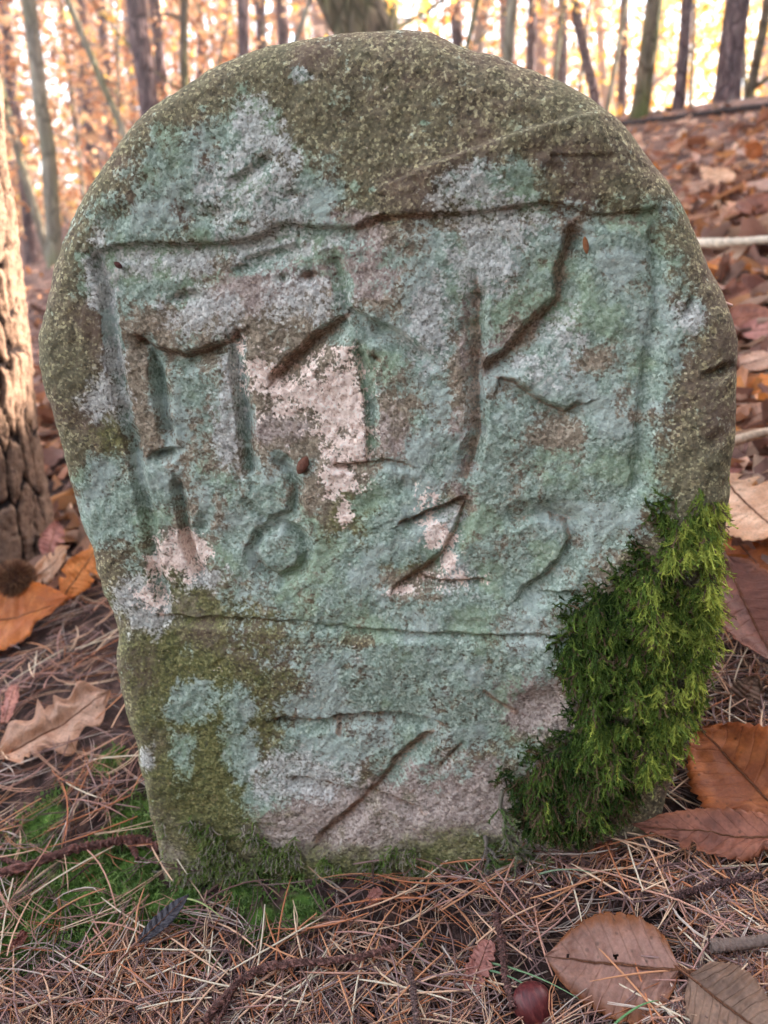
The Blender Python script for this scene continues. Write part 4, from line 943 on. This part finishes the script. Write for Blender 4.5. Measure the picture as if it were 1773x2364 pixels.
def blade(px1, px2, label, col, w=0.0008, lift=0.02, seed=1):
    A, B = hit(*px1, lift * 0.6), hit(*px2, lift); Mi = (A + B) / 2 + np.array([0, 0, lift * 0.35])
    u = np.linspace(0, 1, 14)[:, None]; C = (1 - u) ** 2 * A + 2 * u * (1 - u) * Mi + u * u * B
    V, Q = strands((C - A)[None], (np.linspace(1, 0.25, 14) * w)[None], 5); me = mk_mesh('green_needle', V, Q); cattr(me, 'col', np.repeat(np.array([srgb(*col)[:3]]), len(V), 0))
    o = obj('green_needle', me, M['needle'], loc=A); tag(o, label, 'pine needle', 'green needles fallen on the litter')
blade((1125, 2222), (1335, 2305), 'upper green pine needle of the pair reaching over the chestnut', (112, 134, 100), seed=1)
blade((1115, 2238), (1250, 2300), 'lower green pine needle of the pair reaching over the chestnut', (98, 122, 92), seed=2)
blade((1240, 2020), (1365, 2015), 'green needle lying level below the mossy stone foot', (126, 140, 112), seed=3)
blade((1088, 2035), (1047, 1920), 'green needle leaning upright against the stone foot', (108, 136, 100), lift=0.012, seed=4)
blade((290 + 140, 2075), (515, 2122), 'pale green needle near the blackish leaf', (150, 160, 104), seed=5)
blade((1420, 2364), (1520, 2310), 'green needle sticking out below the beech leaf', (104, 140, 92), seed=6)

def chestnut():
    A = hit(1228, 2314, 0.014); r = 45 / F * float((A - CAM) @ FW); ctr = A
    nu, nv = 40, 28; th = np.linspace(0, 2 * math.pi, nu, endpoint=False); ph = np.linspace(0.02, math.pi - 0.02, nv)
    TH, PH = np.meshgrid(th, ph, indexing='ij')
    x = np.cos(TH) * np.sin(PH); y = np.sin(TH) * np.sin(PH); z = np.cos(PH)
    tip = np.clip(z, 0, 1) ** 6 * 0.30; z2 = z * 0.95 + tip; x2 = x * 1.04; y2 = y * np.where(y > 0, 0.78, 0.62)
    rip = 1 + 0.012 * np.cos(TH * 9) * np.sin(PH) ** 2
    V = np.stack([x2 * rip, y2 * rip, z2], -1).reshape(-1, 3) * r; I = np.arange(nu * nv).reshape(nu, nv); J = np.roll(I, -1, 0)
    Q = np.stack([I[:, :-1], I[:, 1:], J[:, 1:], J[:, :-1]], -1).reshape(-1, 4)
    m = NM('chestnut_shell', 0.42, 0.35); c = m.coord('Object', (1, 1, 0.18)); n = m.noise(c, 420, 4, 0.6)
    col = m.ramp(n, [(0.3, srgb(60, 22, 24)), (0.55, srgb(92, 38, 38)), (0.8, srgb(124, 66, 60))]); m.color(col); m.bump(n, 0.0004)
    root = empty('chestnut', ctr); zz = norm(ray(1262, 2362) * 0 + np.array([0.35, -0.72, -0.55])); f = norm(CAM - ctr); yy = norm(f - zz * (f @ zz)); xx = np.cross(yy, zz)
    root.matrix_world = Matrix(((xx[0], yy[0], zz[0], ctr[0]), (xx[1], yy[1], zz[1], ctr[1]), (xx[2], yy[2], zz[2], ctr[2]), (0, 0, 0, 1)))
    obj('shell', mk_mesh('shell', V, Q), m.m, root)
    h = NM('chestnut_scar', 0.8, 0.1); h.color(srgb(168, 128, 98))
    K = V.reshape(nu, nv, 3)[:, 25:, :] * np.array([1.02, 1.02, 1.015]); kk = K.shape[1]; I = np.arange(nu * kk).reshape(nu, kk); J = np.roll(I, -1, 0)
    obj('base_scar', mk_mesh('base_scar', K.reshape(-1, 3), np.stack([I[:, :-1], I[:, 1:], J[:, 1:], J[:, :-1]], -1).reshape(-1, 4)), h.m, root)
    pts = np.stack([np.linspace(0, 0.08, 5) * r, np.zeros(5), np.linspace(1.18, 1.42, 5) * r], -1); V, Q = strands(pts[None], (np.linspace(0.10, 0.03, 5) * r)[None], 6)
    obj('tip', mk_mesh('tip', V, Q), h.m, root)
    tag(root, 'shiny dark red-brown chestnut lying on the needles at the bottom', 'chestnut')
chestnut()
def husk(px, py, rpx, label, seed):
    g = np.random.default_rng(seed); A = hit(px, py, 0.05); r = rpx / F * float((A - CAM) @ FW); ctr = A; root = empty('chestnut_husk', ctr)
    nu, nv = 24, 14; th = np.linspace(0, 2 * math.pi, nu, endpoint=False); ph = np.linspace(0.02, math.pi - 0.02, nv); TH, PH = np.meshgrid(th, ph, indexing='ij')
    V = np.stack([np.cos(TH) * np.sin(PH), np.sin(TH) * np.sin(PH), np.cos(PH) * 0.85], -1).reshape(-1, 3) * r * 0.72 * g.uniform(0.94, 1.06, (nu * nv, 1))
    I = np.arange(nu * nv).reshape(nu, nv); J = np.roll(I, -1, 0); me = mk_mesh('shell', V, np.stack([I[:, :-1], I[:, 1:], J[:, 1:], J[:, :-1]], -1).reshape(-1, 4))
    cattr(me, 'col', np.repeat(np.array([srgb(92, 56, 44)[:3]]), len(V), 0)); obj('shell', me, M['bit'], root)
    n = 1500; d = norm(g.normal(0, 1, (n, 3))); b = d * r * 0.68; e = norm(d + g.normal(0, 0.35, (n, 3))); K = 3
    P = b[:, None] + e[:, None] * (np.linspace(0, 0.42, K) * r)[None, :, None]; V, Q = strands(P, np.tile(np.array([0.028, 0.02, 0.006]) * r, (n, 1)), 3)
    me = mk_mesh('spines', V, Q); cattr(me, 'col', np.repeat(col_lerp([(150, 104, 74), (176, 130, 96), (120, 78, 58)], g.uniform(0, 1, n)), 9, 0)); obj('spines', me, M['bit'], root).__setitem__('kind', 'stuff')
    tag(root, label, 'chestnut husk')
husk(36, 1335, 44, 'spiny brown chestnut husk on the orange leaf by the tree', 5)

# small things stuck to the stone face
def stone_bit(name, px, py, lx, ly, ang, col, label, cat):
    A = on_stone(px, py, -0.001); nu, nv = 14, 9; th = np.linspace(0, 2 * math.pi, nu, endpoint=False); ph = np.linspace(0.02, math.pi - 0.02, nv); TH, PH = np.meshgrid(th, ph, indexing='ij')
    k = float((A - CAM) @ FW) / F; a = R(ang)
    x = np.cos(PH) * lx * k; y = np.cos(TH) * np.sin(PH) ** 1.4 * ly * k; z = np.sin(TH) * np.sin(PH) * ly * k * 0.7
    X = T_ * math.cos(a) - U_ * math.sin(a); Y = T_ * math.sin(a) + U_ * math.cos(a)
    V = x.reshape(-1, 1) * X + y.reshape(-1, 1) * Y + z.reshape(-1, 1) * N_; I = np.arange(nu * nv).reshape(nu, nv); J = np.roll(I, -1, 0)
    me = mk_mesh(name, V, np.stack([I[:, :-1], I[:, 1:], J[:, 1:], J[:, :-1]], -1).reshape(-1, 4)); cattr(me, 'col', np.repeat(np.array([srgb(*col)[:3]]), len(V), 0))
    o = obj(name, me, M['bit'], loc=A); tag(o, label, cat)
stone_bit('seed', 271, 612, 11, 7, 35, (104, 54, 48), 'tiny dark red seed stuck near the upper left carved corner', 'seed')
stone_bit('bud_scale', 1353, 566, 20, 7, 78, (176, 112, 70), 'small orange-brown bud scale stuck at the upper right of the carving', 'bud scale')
stone_bit('bud_scale', 698, 1075, 24, 13, -62, (140, 92, 74), 'brown bud scale stuck above the carved digit eight', 'bud scale')
def edge_needle():
    A = on_stone(1664, 684, -0.012); B = on_stone(1716, 708, -0.02); V, Q = strands((np.linspace(0, 1, 8)[:, None] * (B - A))[None], (np.array([1.5, 1, 1, 1, 1, 1, 1.2, 1.6]) * 0.0008)[None], 6)
    me = mk_mesh('pine_needle', V, Q); cattr(me, 'col', np.repeat(np.array([srgb(222, 176, 158)[:3]]), len(V), 0)); o = obj('pine_needle', me, M['needle'], loc=A)
    tag(o, 'short pale pink needle sticking out from the right edge of the stone', 'pine needle')
edge_needle()

# ------------------------------------------------------------------ trees
def at(px, py, d):
    r = ray(px, py); return CAM + r * (d / math.hypot(r[0], r[1]))
def leaf_cloud(C, size, g, flat=0.5):
    n = len(C); nr = norm(np.array([0, 0, flat]) + g.normal(0, 1, (n, 3))); az = norm(np.cross(nr, g.normal(0, 1, (n, 3)))); b = np.cross(nr, az)
    s = size[:, None]; w_ = s * 0.30
    V = np.stack([C - az * s * 0.5, C + b * w_ + nr * s * 0.08, C + az * s * 0.5, C - b * w_ + nr * s * 0.08], 1).reshape(-1, 3)
    return V, np.arange(4 * n).reshape(-1, 4)
ORANGE = [(220, 166, 120), (202, 142, 98), (228, 186, 142), (180, 120, 84), (212, 170, 132), (160, 110, 82), (196, 154, 122)]
YELLOW = [(244, 204, 96), (236, 184, 84), (248, 220, 140), (220, 150, 70)]
GREEN = [(60, 78, 40), (80, 96, 50), (52, 66, 38)]
_crowns = {}
def crown_mesh(kind, k):
    if (kind, k) in _crowns: return _crowns[(kind, k)]
    g = np.random.default_rng(900 + k)
    if kind == 'pine':
        n = 900; a = g.uniform(0, 2 * math.pi, n); z = g.uniform(0, 1, n); r = (1 - z * 0.8) * np.sqrt(g.uniform(0.05, 1, n)); cl = np.stack([r * np.cos(a) * 1.7, r * np.sin(a) * 1.7, z * 3.6], -1)
        lump = fbm(cl[:, 0] * 1.5, cl[:, 1] * 1.5 + cl[:, 2], k, 2) > 0.42; cl = cl[lump]; V, Q = leaf_cloud(cl, g.uniform(0.25, 0.5, len(cl)), g); col = col_lerp(GREEN, g.uniform(0, 1, len(cl)))
    else:
        n = 1400; d = norm(g.normal(0, 1, (n, 3))); r = g.uniform(0.2, 1, n) ** 0.5; cl = d * r[:, None] * np.array([1.9, 1.9, 2.2]) + np.array([0, 0, 2.0])
        lump = fbm(cl[:, 0] * 1.3, cl[:, 1] * 1.3 + cl[:, 2] * 1.1, k, 2) > 0.48; cl = cl[lump]; V, Q = leaf_cloud(cl, g.uniform(0.10, 0.2, len(cl)), g); col = col_lerp(ORANGE, g.uniform(0, 1, len(cl)))
    me = mk_mesh('crown', V, Q); cattr(me, 'col', np.repeat(col, 4, 0)); me.materials.append(M['canopy_leaf']); _crowns[(kind, k)] = me; return me
TREEI = [0]
def tree(label, low, high, d, wpx, bark, kind='pine', height=9.0, d2=None, name=None, limbs=5, seed=0, S=16, K=26, wob=0.02, taper=0.55, twigs=None):
    TREEI[0] += 1; g = np.random.default_rng(700 + TREEI[0] + seed)
    A = at(*low, d); B = at(*high, d2 or d); ax = norm(B - A); r = wpx / 2 / F * float(((A + B) / 2 - CAM) @ FW)
    ax = ax / max(ax[2], 0.35)
    z0 = A[2]; P = A.copy()
    for _ in range(6):
        P = A + ax * (float(terrain(P[0], P[1], False)) - A[2])
    base = P - ax * 0.06
    tt = np.linspace(0, 1, K) ** 1.6 * height; C = base[None] + ax[None] * tt[:, None]
    over = np.clip(tt - (B[2] - base[2]) * 1.6, 0, None); C[:, :2] -= (ax[None, :2] * over[:, None]) * 0.6
    wv = np.cumsum(g.normal(0, 1, (K, 2)), 0) * wob * r * 7; wv -= wv[0]; C[:, :2] += wv * np.minimum(tt[:, None], 1.0)
    rad = r * (1 - (1 - taper) * tt / height) * (1 + 0.35 * np.exp(-tt / (r * 1.6)))
    root = empty(name or {'pine': 'pine_tree', 'beech': 'beech_tree'}.get(kind, 'tree'), base)
    V, Q = strands((C - base)[None], rad[None], S); V = V.reshape(K, S, 3); lump = 1 + 0.10 * (fbm(np.arange(S)[None] * 0.9 + 0 * tt[:, None], tt[:, None] * 1.5 + 0 * np.arange(S)[None], 5 + TREEI[0], 2) - 0.5); V = (C - base)[:, None] + (V - (C - base)[:, None]) * lump[..., None]
    obj('trunk', mk_mesh('trunk', V.reshape(-1, 3), Q), M[bark], root)
    for k in range(limbs):
        f = int(K * g.uniform(0.30, 0.85)); a = g.uniform(0, 2 * math.pi); ln = g.uniform(0.5, 1.8); u = np.linspace(0, 1, 7)[:, None]
        pts = (C[f] - base) + u * np.array([math.cos(a), math.sin(a), 0.5]) * ln + u * u * np.array([0, 0, 0.4]); V, Q = strands(pts[None], np.linspace(rad[f] * 0.35, rad[f] * 0.1, 7)[None], 6); obj('limb', mk_mesh('limb', V, Q), M[bark], root)
    for (a, m_, b, w2, dd) in (twigs or []):
        pa, pm, pb = at(*a, dd), at(*m_, dd), at(*b, dd); u = np.linspace(0, 1, 14)[:, None]; pts = (1 - u) ** 2 * pa + 2 * u * (1 - u) * pm + u * u * pb
        rr = w2 / 2 / F * d; V, Q = strands((pts - base)[None], np.linspace(rr, rr * 0.5, 14)[None], 6); obj('limb', mk_mesh('limb', V, Q), M[bark], root)
    c = obj('crown', crown_mesh(kind, TREEI[0] % 3), None, root); c.location = Vector(C[int(K * 0.86)] - base); c.rotation_euler[2] = g.uniform(0, 6.28); s = 0.8 + 0.5 * g.uniform(); c.scale = (s, s, s)
    tag(root, label, 'tree', 'trees standing in the wood behind the stone'); return root

# near trunk with plated bark, cut by the left edge
def near_tree():
    low, high = at(-22, 1180, 1.17), at(-106, 500, 1.17)
    g = np.random.default_rng(77); ax = (high - low); ax = ax / ax[2]; r = 0.072
    base = low + ax * (float(terrain(low[0], low[1], False)) - low[2]) - ax * 0.05
    H = 5.0; K, S = 700, 180; tt = np.linspace(0, 1, K) ** 2 * H; C = ax[None] * tt[:, None]
    rad = r * (1 - 0.05 * tt) * (1 + 0.30 * np.exp(-tt / 0.10))
    th = np.linspace(0, 2 * math.pi, S, endpoint=False)
    # long rhombic bark plates: two crossing sets of wavy furrows
    u = th[None] / (2 * math.pi) * 26 + 0 * tt[:, None]; zc = tt[:, None] * 17 + 0 * th[None]
    cu, cz = u * 1.0 + (fbm(zc * 0.9, u * 0.6, 301, 2) - 0.5) * 0.9, zc * 0.75 + (fbm(zc * 0.9, u * 0.6, 303, 2) - 0.5) * 0.5
    iu, iz = np.floor(cu), np.floor(cz); F1 = np.full(cu.shape, 9.0); F2 = F1.copy()
    for du in (-1, 0, 1):
        for dz in (-1, 0, 1):
            au, az_ = (iu + du).astype(np.int64), (iz + dz).astype(np.int64)
            dd = np.hypot(cu - au - hash2(au % 26, az_, 1), cz - az_ - hash2(au % 26, az_, 2))
            F2 = np.where(dd < F1, F1, np.minimum(F2, dd)); F1 = np.minimum(F1, dd)
    ridge = sstep(0.03, 0.22, F2 - F1 + (fbm(u * 4, zc * 4, 305, 3) - 0.5) * 0.16)
    hgt = ridge * 0.0060 * (0.6 + 0.8 * hash2(iu.astype(np.int64), iz.astype(np.int64), 9)) + (fbm(u * 5, zc * 5, 307, 4, 0.65) - 0.5) * 0.006
    rr = rad[:, None] + hgt - 0.006
    V = C[:, None] + np.stack([np.cos(th)[None] * rr, np.sin(th)[None] * rr, 0 * rr], -1)
    I = np.arange(K * S).reshape(K, S); J = np.roll(I, -1, 1); Q = np.stack([I[:-1], J[:-1], J[1:], I[1:]], -1).reshape(-1, 4)
    me = mk_mesh('trunk', V.reshape(-1, 3), Q); attr(me, 'ridge', ridge.ravel())
    m = NM('plated_bark', 0.9, 0.1); c = m.coord(); n = m.noise(c, 120, 4, 0.65)
    col = m.mix(m.step(m.math('ADD', m.attr('ridge'), m.math('MULTIPLY', m.math('SUBTRACT', n, 0.5), 0.8)), 0.15, 0.7), srgb(38, 29, 28), m.ramp(n, [(0.3, srgb(90, 70, 60)), (0.7, srgb(146, 118, 100))])); m.color(col); m.bump(n, 0.003)
    root = empty('oak_tree', base); obj('trunk', me, m.m, root)
    c = obj('crown', crown_mesh('beech', 0), None, root); c.location = Vector(C[-1]) - Vector((0, 0, 1.5)); c.rotation_euler[2] = 1.0
    tag(root, 'nearest thick trunk with furrowed bark cut by the left edge, patched with sunlight', 'tree', 'trees standing in the wood behind the stone')
near_tree()

tree('slim grey-green trunk standing alone near the left edge', (128, 600), (66, 0), 7.5, 36, 'bark_grey', 'beech', 8, seed=1, limbs=2)
tree('thin dark trunk leaning diagonally between the slim grey trunk and the purple pines', (296, 330), (158, 0), 7.0, 17, 'bark_grey', 'beech', 6, seed=2, limbs=1)
tree('thick purple-brown pine trunk above the left shoulder of the stone', (346, 280), (312, 0), 6.5, 48, 'bark_pine', 'pine', 11)
tree('thinner pine trunk right beside the thick purple-brown one', (378, 240), (360, 0), 8.5, 27, 'bark_pine', 'pine', 11)
tree('crooked mossy trunk with a stub branch behind the left shoulder', (428, 220), (424, 20), 7.5, 22, 'bark_moss', 'beech', 7, twigs=[((424, 50), (400, 30), (372, 34), 10, 7.5)], wob=0.05)
tree('straight pinkish pine trunk between the crooked trunk and the dark red one', (462, 180), (457, 0), 11, 19, 'bark_pine', 'pine', 12)
tree('dark red pine trunk meeting the rising edge of the stone', (560, 140), (556, 0), 6.5, 28, 'bark_pine', 'pine', 11)
tree('greyish pine trunk first to the right of the dark red one', (602, 110), (596, 0), 9.5, 26, 'bark_pine', 'pine', 12)
tree('broad greyish pine trunk second to the right of the dark red one', (655, 100), (651, 0), 9.0, 30, 'bark_pine', 'pine', 12)
tree('slender pale sapling stem slanting right just left of the big mossy trunk', (686, 100), (718, 0), 6.0, 15, 'bark_grey', 'beech', 5)
tree('big dark mossy trunk leaning left right behind the stone top', (850, 90), (805, 0), 3.2, 140, 'bark_moss', 'beech', 7, S=40, K=50, limbs=2, wob=0.004)
tree('dark brown trunk close to the right of the big mossy one', (900, 80), (892, 0), 6.0, 40, 'bark_moss', 'beech', 8)
tree('reddish pine trunk behind the stone top right of centre', (1062, 110), (1056, 0), 8.5, 30, 'bark_pine', 'pine', 11)
tree('thin pale stem slanting across the reddish pine behind the stone top', (1076, 110), (1098, 0), 5.5, 14, 'bark_grey', 'beech', 5)
tree('dark grey smooth pole-like trunk behind the right shoulder', (1168, 140), (1180, 0), 4.2, 26, 'bark_grey', 'beech', 6)
tree('curved thin reddish trunk above the right slope of the stone', (1376, 220), (1362, 60), 8.0, 24, 'bark_pine', 'pine', 7, wob=0.06)
tree('olive-brown trunk leaning right on the crest of the slope', (1478, 250), (1522, 0), 6.6, 40, 'bark_moss', 'beech', 9)
tree('narrow purple trunk between the leaning olive one and the thick grey pine', (1566, 240), (1589, 0), 7.0, 28, 'bark_pine', 'pine', 11)
tree('thick purple-grey pine trunk on the crest near the right edge', (1676, 235), (1706, 0), 6.8, 56, 'bark_pine', 'pine', 12, S=22)
tree('forked trunk leaning right at the upper right corner', (1730, 220), (1766, 40), 7.4, 22, 'bark_moss', 'beech', 8, twigs=[((1735, 205), (1760, 190), (1800, 160), 12, 7.4)])
tree('slanting trunk near the left edge behind the slim grey one', (120, 620), (20, 260), 9.5, 20, 'bark_grey', 'beech', 7)
tree('dark thin pine trunk at the upper left corner', (60, 480), (15, 60), 11.0, 26, 'bark_pine', 'pine', 10)
tree('pinkish pine trunk between the slim grey trunk and the leaning one', (215, 420), (190, 0), 12.0, 22, 'bark_pine', 'pine', 12)
tree('faint grey pine trunk left of the thick purple-brown pine', (262, 360), (238, 0), 13.0, 20, 'bark_pine', 'pine', 12)
tree('narrow brown pine trunk right of the curved reddish one', (1435, 220), (1440, 0), 10.0, 22, 'bark_pine', 'pine', 12)
tree('brown pine trunk left of the curved reddish one', (1300, 200), (1305, 0), 11.0, 26, 'bark_pine', 'pine', 12)
tree('brown pine trunk just right of the dark grey pole-like one', (1225, 160), (1230, 0), 9.0, 24, 'bark_pine', 'pine', 12)

# leafy saplings whose brown and yellow leaves fill the gaps
def sapling(label, px, py, d, h, spread, n, cols, lsize, seed, bark='bark_grey'):
    g = np.random.default_rng(seed); A = at(px, py, d); A[2] = float(terrain(A[0], A[1], False)) - 0.03; base = A
    root = empty('beech_sapling', base); K = 14; u = np.linspace(0, 1, K)[:, None]; lean = g.normal(0, 0.18, 2)
    C = u * np.array([lean[0] * h, lean[1] * h, h]); V, Q = strands(C[None], np.linspace(0.022, 0.006, K)[None], 7); obj('trunk', mk_mesh('trunk', V, Q), M[bark], root)
    nb = 16; bz = g.uniform(0.25, 0.98, nb); ends = []
    pts = np.empty((nb, 7, 3)); t7 = np.linspace(0, 1, 7)[:, None]
    for k in range(nb):
        a = g.uniform(0, 2 * math.pi); ln = spread * g.uniform(0.5, 1.0) * (1.15 - 0.6 * bz[k]); b = np.array([lean[0] * h, lean[1] * h, h]) * bz[k]
        pts[k] = b + t7 * np.array([math.cos(a), math.sin(a), 0.35]) * ln + t7 ** 2 * np.array([0, 0, -0.25 * ln])
    for k in range(nb):
        V, Q = strands(pts[k:k + 1], np.linspace(0.008, 0.002, 7)[None], 5); obj('branch', mk_mesh('branch', V, Q), M[bark], root)
    ib = g.integers(0, nb, n); it = g.uniform(0.25, 1.05, n); i0 = np.clip((it * 6).astype(int), 0, 5); fr = (it * 6 - i0)[:, None]
    cen = pts[ib, i0] * (1 - fr) + pts[ib, i0 + 1] * fr + g.normal(0, 0.07 * spread + 0.03, (n, 3))
    V, Q = leaf_cloud(cen, g.uniform(0.7, 1.2, n) * lsize, g, 0.8); me = mk_mesh('crown', V, Q); cattr(me, 'col', np.repeat(col_lerp(cols, g.uniform(0, 1, n)), 4, 0)); obj('crown', me, M['canopy_leaf'], root)
    tag(root, label, 'sapling', 'leafy saplings behind the stone')
SAP = [('orange-leaved beech sapling at the upper left corner', 30, 560, 8.5, 3.6, 1.3, 700, ORANGE, 41), ('russet beech sapling between the slim grey trunk and the leaning one', 200, 500, 9.5, 3.6, 1.3, 800, ORANGE, 42),
       ('orange sapling left of the thick purple-brown pine', 270, 480, 8.0, 3.0, 1.0, 600, ORANGE, 43), ('brown-leaved sapling behind the crooked mossy trunk', 430, 400, 9.0, 3.6, 1.2, 700, ORANGE, 44),
       ('thin orange sapling behind the rising left edge of the stone top', 520, 300, 10.0, 4.4, 1.2, 700, ORANGE, 45), ('reddish sapling behind the two greyish pines', 640, 300, 9.0, 4.4, 1.2, 600, ORANGE, 46),
       ('small yellow-leaved sapling peeking over the stone top', 935, 200, 4.5, 2.0, 0.45, 160, YELLOW, 47), ('brown twiggy sapling behind the reddish pine', 1010, 250, 8.0, 4.2, 1.2, 600, ORANGE, 48),
       ('orange-leaved sapling right of the dark grey pole', 1270, 260, 7.5, 3.9, 1.1, 700, ORANGE, 49), ('bright yellow sapling left of the leaning olive trunk', 1400, 230, 7.5, 3.3, 1.2, 800, YELLOW, 50),
       ('golden sapling between the olive trunk and the thick grey pine', 1600, 220, 9.0, 3.4, 1.3, 700, YELLOW, 51), ('amber sapling at the upper right corner', 1740, 200, 9.5, 3.2, 1.2, 700, YELLOW, 52),
       ('russet sapling low on the crest above the right shoulder', 1330, 240, 9.0, 3.0, 0.9, 500, ORANGE, 53)]
for lb, px, py, d, h, sp, n, cl, sd_ in SAP: sapling(lb, px, py, d, h, sp, int(n * 2.0), cl, 0.06, sd_)

# the far wood: trunks and leaves too many and too small to count
def far_wood(name, label, azr, dr, ntr, nlf, seed, hmax=9.0, lowleaf=0.3, big=0.0, lcols=None):
    g = np.random.default_rng(seed)
    az = g.uniform(*azr, ntr); d = dr[0] + (dr[1] - dr[0]) * g.uniform(0, 1, ntr) ** 0.8; x = np.sin(az) * d; y = np.cos(az) * d; z = terrain(x, y, False) - 0.2
    K = 6; u = np.linspace(0, 1, K); H = g.uniform(10, 16, ntr); lean = g.normal(0, 0.055, (ntr, 2))
    P = np.stack([x[:, None] + lean[:, :1] * u * H[:, None], y[:, None] + lean[:, 1:] * u * H[:, None], z[:, None] + u[None] * H[:, None]], -1)
    rad = g.uniform(0.06, 0.16, ntr)[:, None] * np.linspace(1.1, 0.5, K)[None]; V1, Q1 = strands(P, rad, 7); C1 = np.repeat(col_lerp([(150, 124, 118), (164, 136, 128), (140, 122, 112), (176, 152, 138), (124, 104, 102)], g.uniform(0, 1, ntr)), K * 7, 0)
    az = g.uniform(*azr, nlf); d = dr[0] * 0.8 + (dr[1] - dr[0] * 0.8) * g.uniform(0, 1, nlf); c = np.stack([np.sin(az) * d, np.cos(az) * d, 0 * d], -1)
    zt = terrain(c[:, 0], c[:, 1], False); c[:, 2] = zt + lowleaf + (hmax - lowleaf) * g.uniform(0, 1, nlf) ** 1.2 * (1 - 0.72 * sstep(R(178), R(200), az))  # leaves lowered behind the left, so more sky light comes from there
    keep = fbm(c[:, 0] * 0.6 + c[:, 2] * 0.5, c[:, 1] * 0.6 + c[:, 2] * 0.8, seed, 3) > 0.46; c = c[keep]
    V2, Q2 = leaf_cloud(c, (big + g.uniform(0.08, 0.15, len(c))) * (1 + np.hypot(c[:, 0], c[:, 1]) / 40), g, 0.6); gold = g.uniform(0, 1, len(c)) < sstep(0.05, 0.35, np.arctan2(c[:, 0], c[:, 1])) * 0.75 + 0.12; cc = col_lerp(lcols or ORANGE, g.uniform(0, 1, len(c))); cc = np.where((gold & (lcols is None))[:, None], col_lerp(YELLOW, g.uniform(0, 1, len(c))), cc); C2 = np.repeat(cc, 4, 0)
    nb = ntr * 9; it = g.integers(0, ntr, nb); fz = g.uniform(0.05, 0.6, nb); b0 = P[it, 0] + (P[it, -1] - P[it, 0]) * fz[:, None]; ba = g.uniform(0, 2 * math.pi, nb); bl = g.uniform(0.8, 3.0, nb)
    u7 = np.linspace(0, 1, 7); bd_ = np.stack([np.cos(ba), np.sin(ba), g.uniform(-0.1, 0.9, nb)], -1); sag = g.normal(0, 0.35, (nb, 3))
    PB = b0[:, None] + u7[None, :, None] * (bd_ * bl[:, None])[:, None] + (u7 ** 2)[None, :, None] * (sag * bl[:, None])[:, None]
    V3, Q3 = strands(PB, np.tile(np.linspace(0.022, 0.006, 7), (nb, 1)) * g.uniform(0.6, 1.4, (nb, 1)), 4); C3 = np.repeat(C1[::K * 7][it], 28, 0)
    V, Q, Cc = join([(V1, Q1, C1), (V2, Q2, C2), (V3, Q3, C3)]); me = mk_mesh(name, V, Q); cattr(me, 'col', Cc); o = obj(name, me, M['litter_wood'])
    tag(o, label, 'wood', kind='stuff')
M['litter_wood'] = mat_attrcol('far_wood', 0.8, 0.1, 0.3)
far_wood('far_wood', 'sunlit autumn wood of trunks and orange leaves closing the background', (R(-38), R(38)), (12, 50), 150, 150000, 8)
far_wood('sky_blocking_wood', 'unseen green wood added around and behind the viewpoint to block low sky light', (R(76), R(258)), (6, 15), 110, 45000, 9, 8.0, 0.3, 0.25, GREEN + [(92, 96, 76), (110, 108, 92)])  # off-view trees and foliage added to block low light from behind and right

# ------------------------------------------------------------------ the hazy air of the wood
def haze():
    x0, x1, y0, y1, z0, z1 = -95, 95, -34, 176, -12, 26
    V = [(x, y, z) for x in (x0, x1) for y in (y0, y1) for z in (z0, z1)]
    Q = [(0, 1, 3, 2), (4, 6, 7, 5), (0, 4, 5, 1), (2, 3, 7, 6), (0, 2, 6, 4), (1, 5, 7, 3)]
    me = mk_mesh('haze', V, Q, False); m = bpy.data.materials.new('hazy_air'); m.use_nodes = True; t = m.node_tree; t.nodes.clear()
    v = t.nodes.new('ShaderNodeVolumePrincipled'); v.inputs['Color'].default_value = (0.90, 0.92, 0.95, 1); v.inputs['Density'].default_value = HAZE; v.inputs['Anisotropy'].default_value = 0.4
    o_ = t.nodes.new('ShaderNodeOutputMaterial'); t.links.new(v.outputs[0], o_.inputs['Volume'])
    o = obj('haze', me, m); o['kind'] = 'stuff'; o['label'] = 'thin pale haze hanging in the sunlit wood'
HAZE = 0.0042
haze()
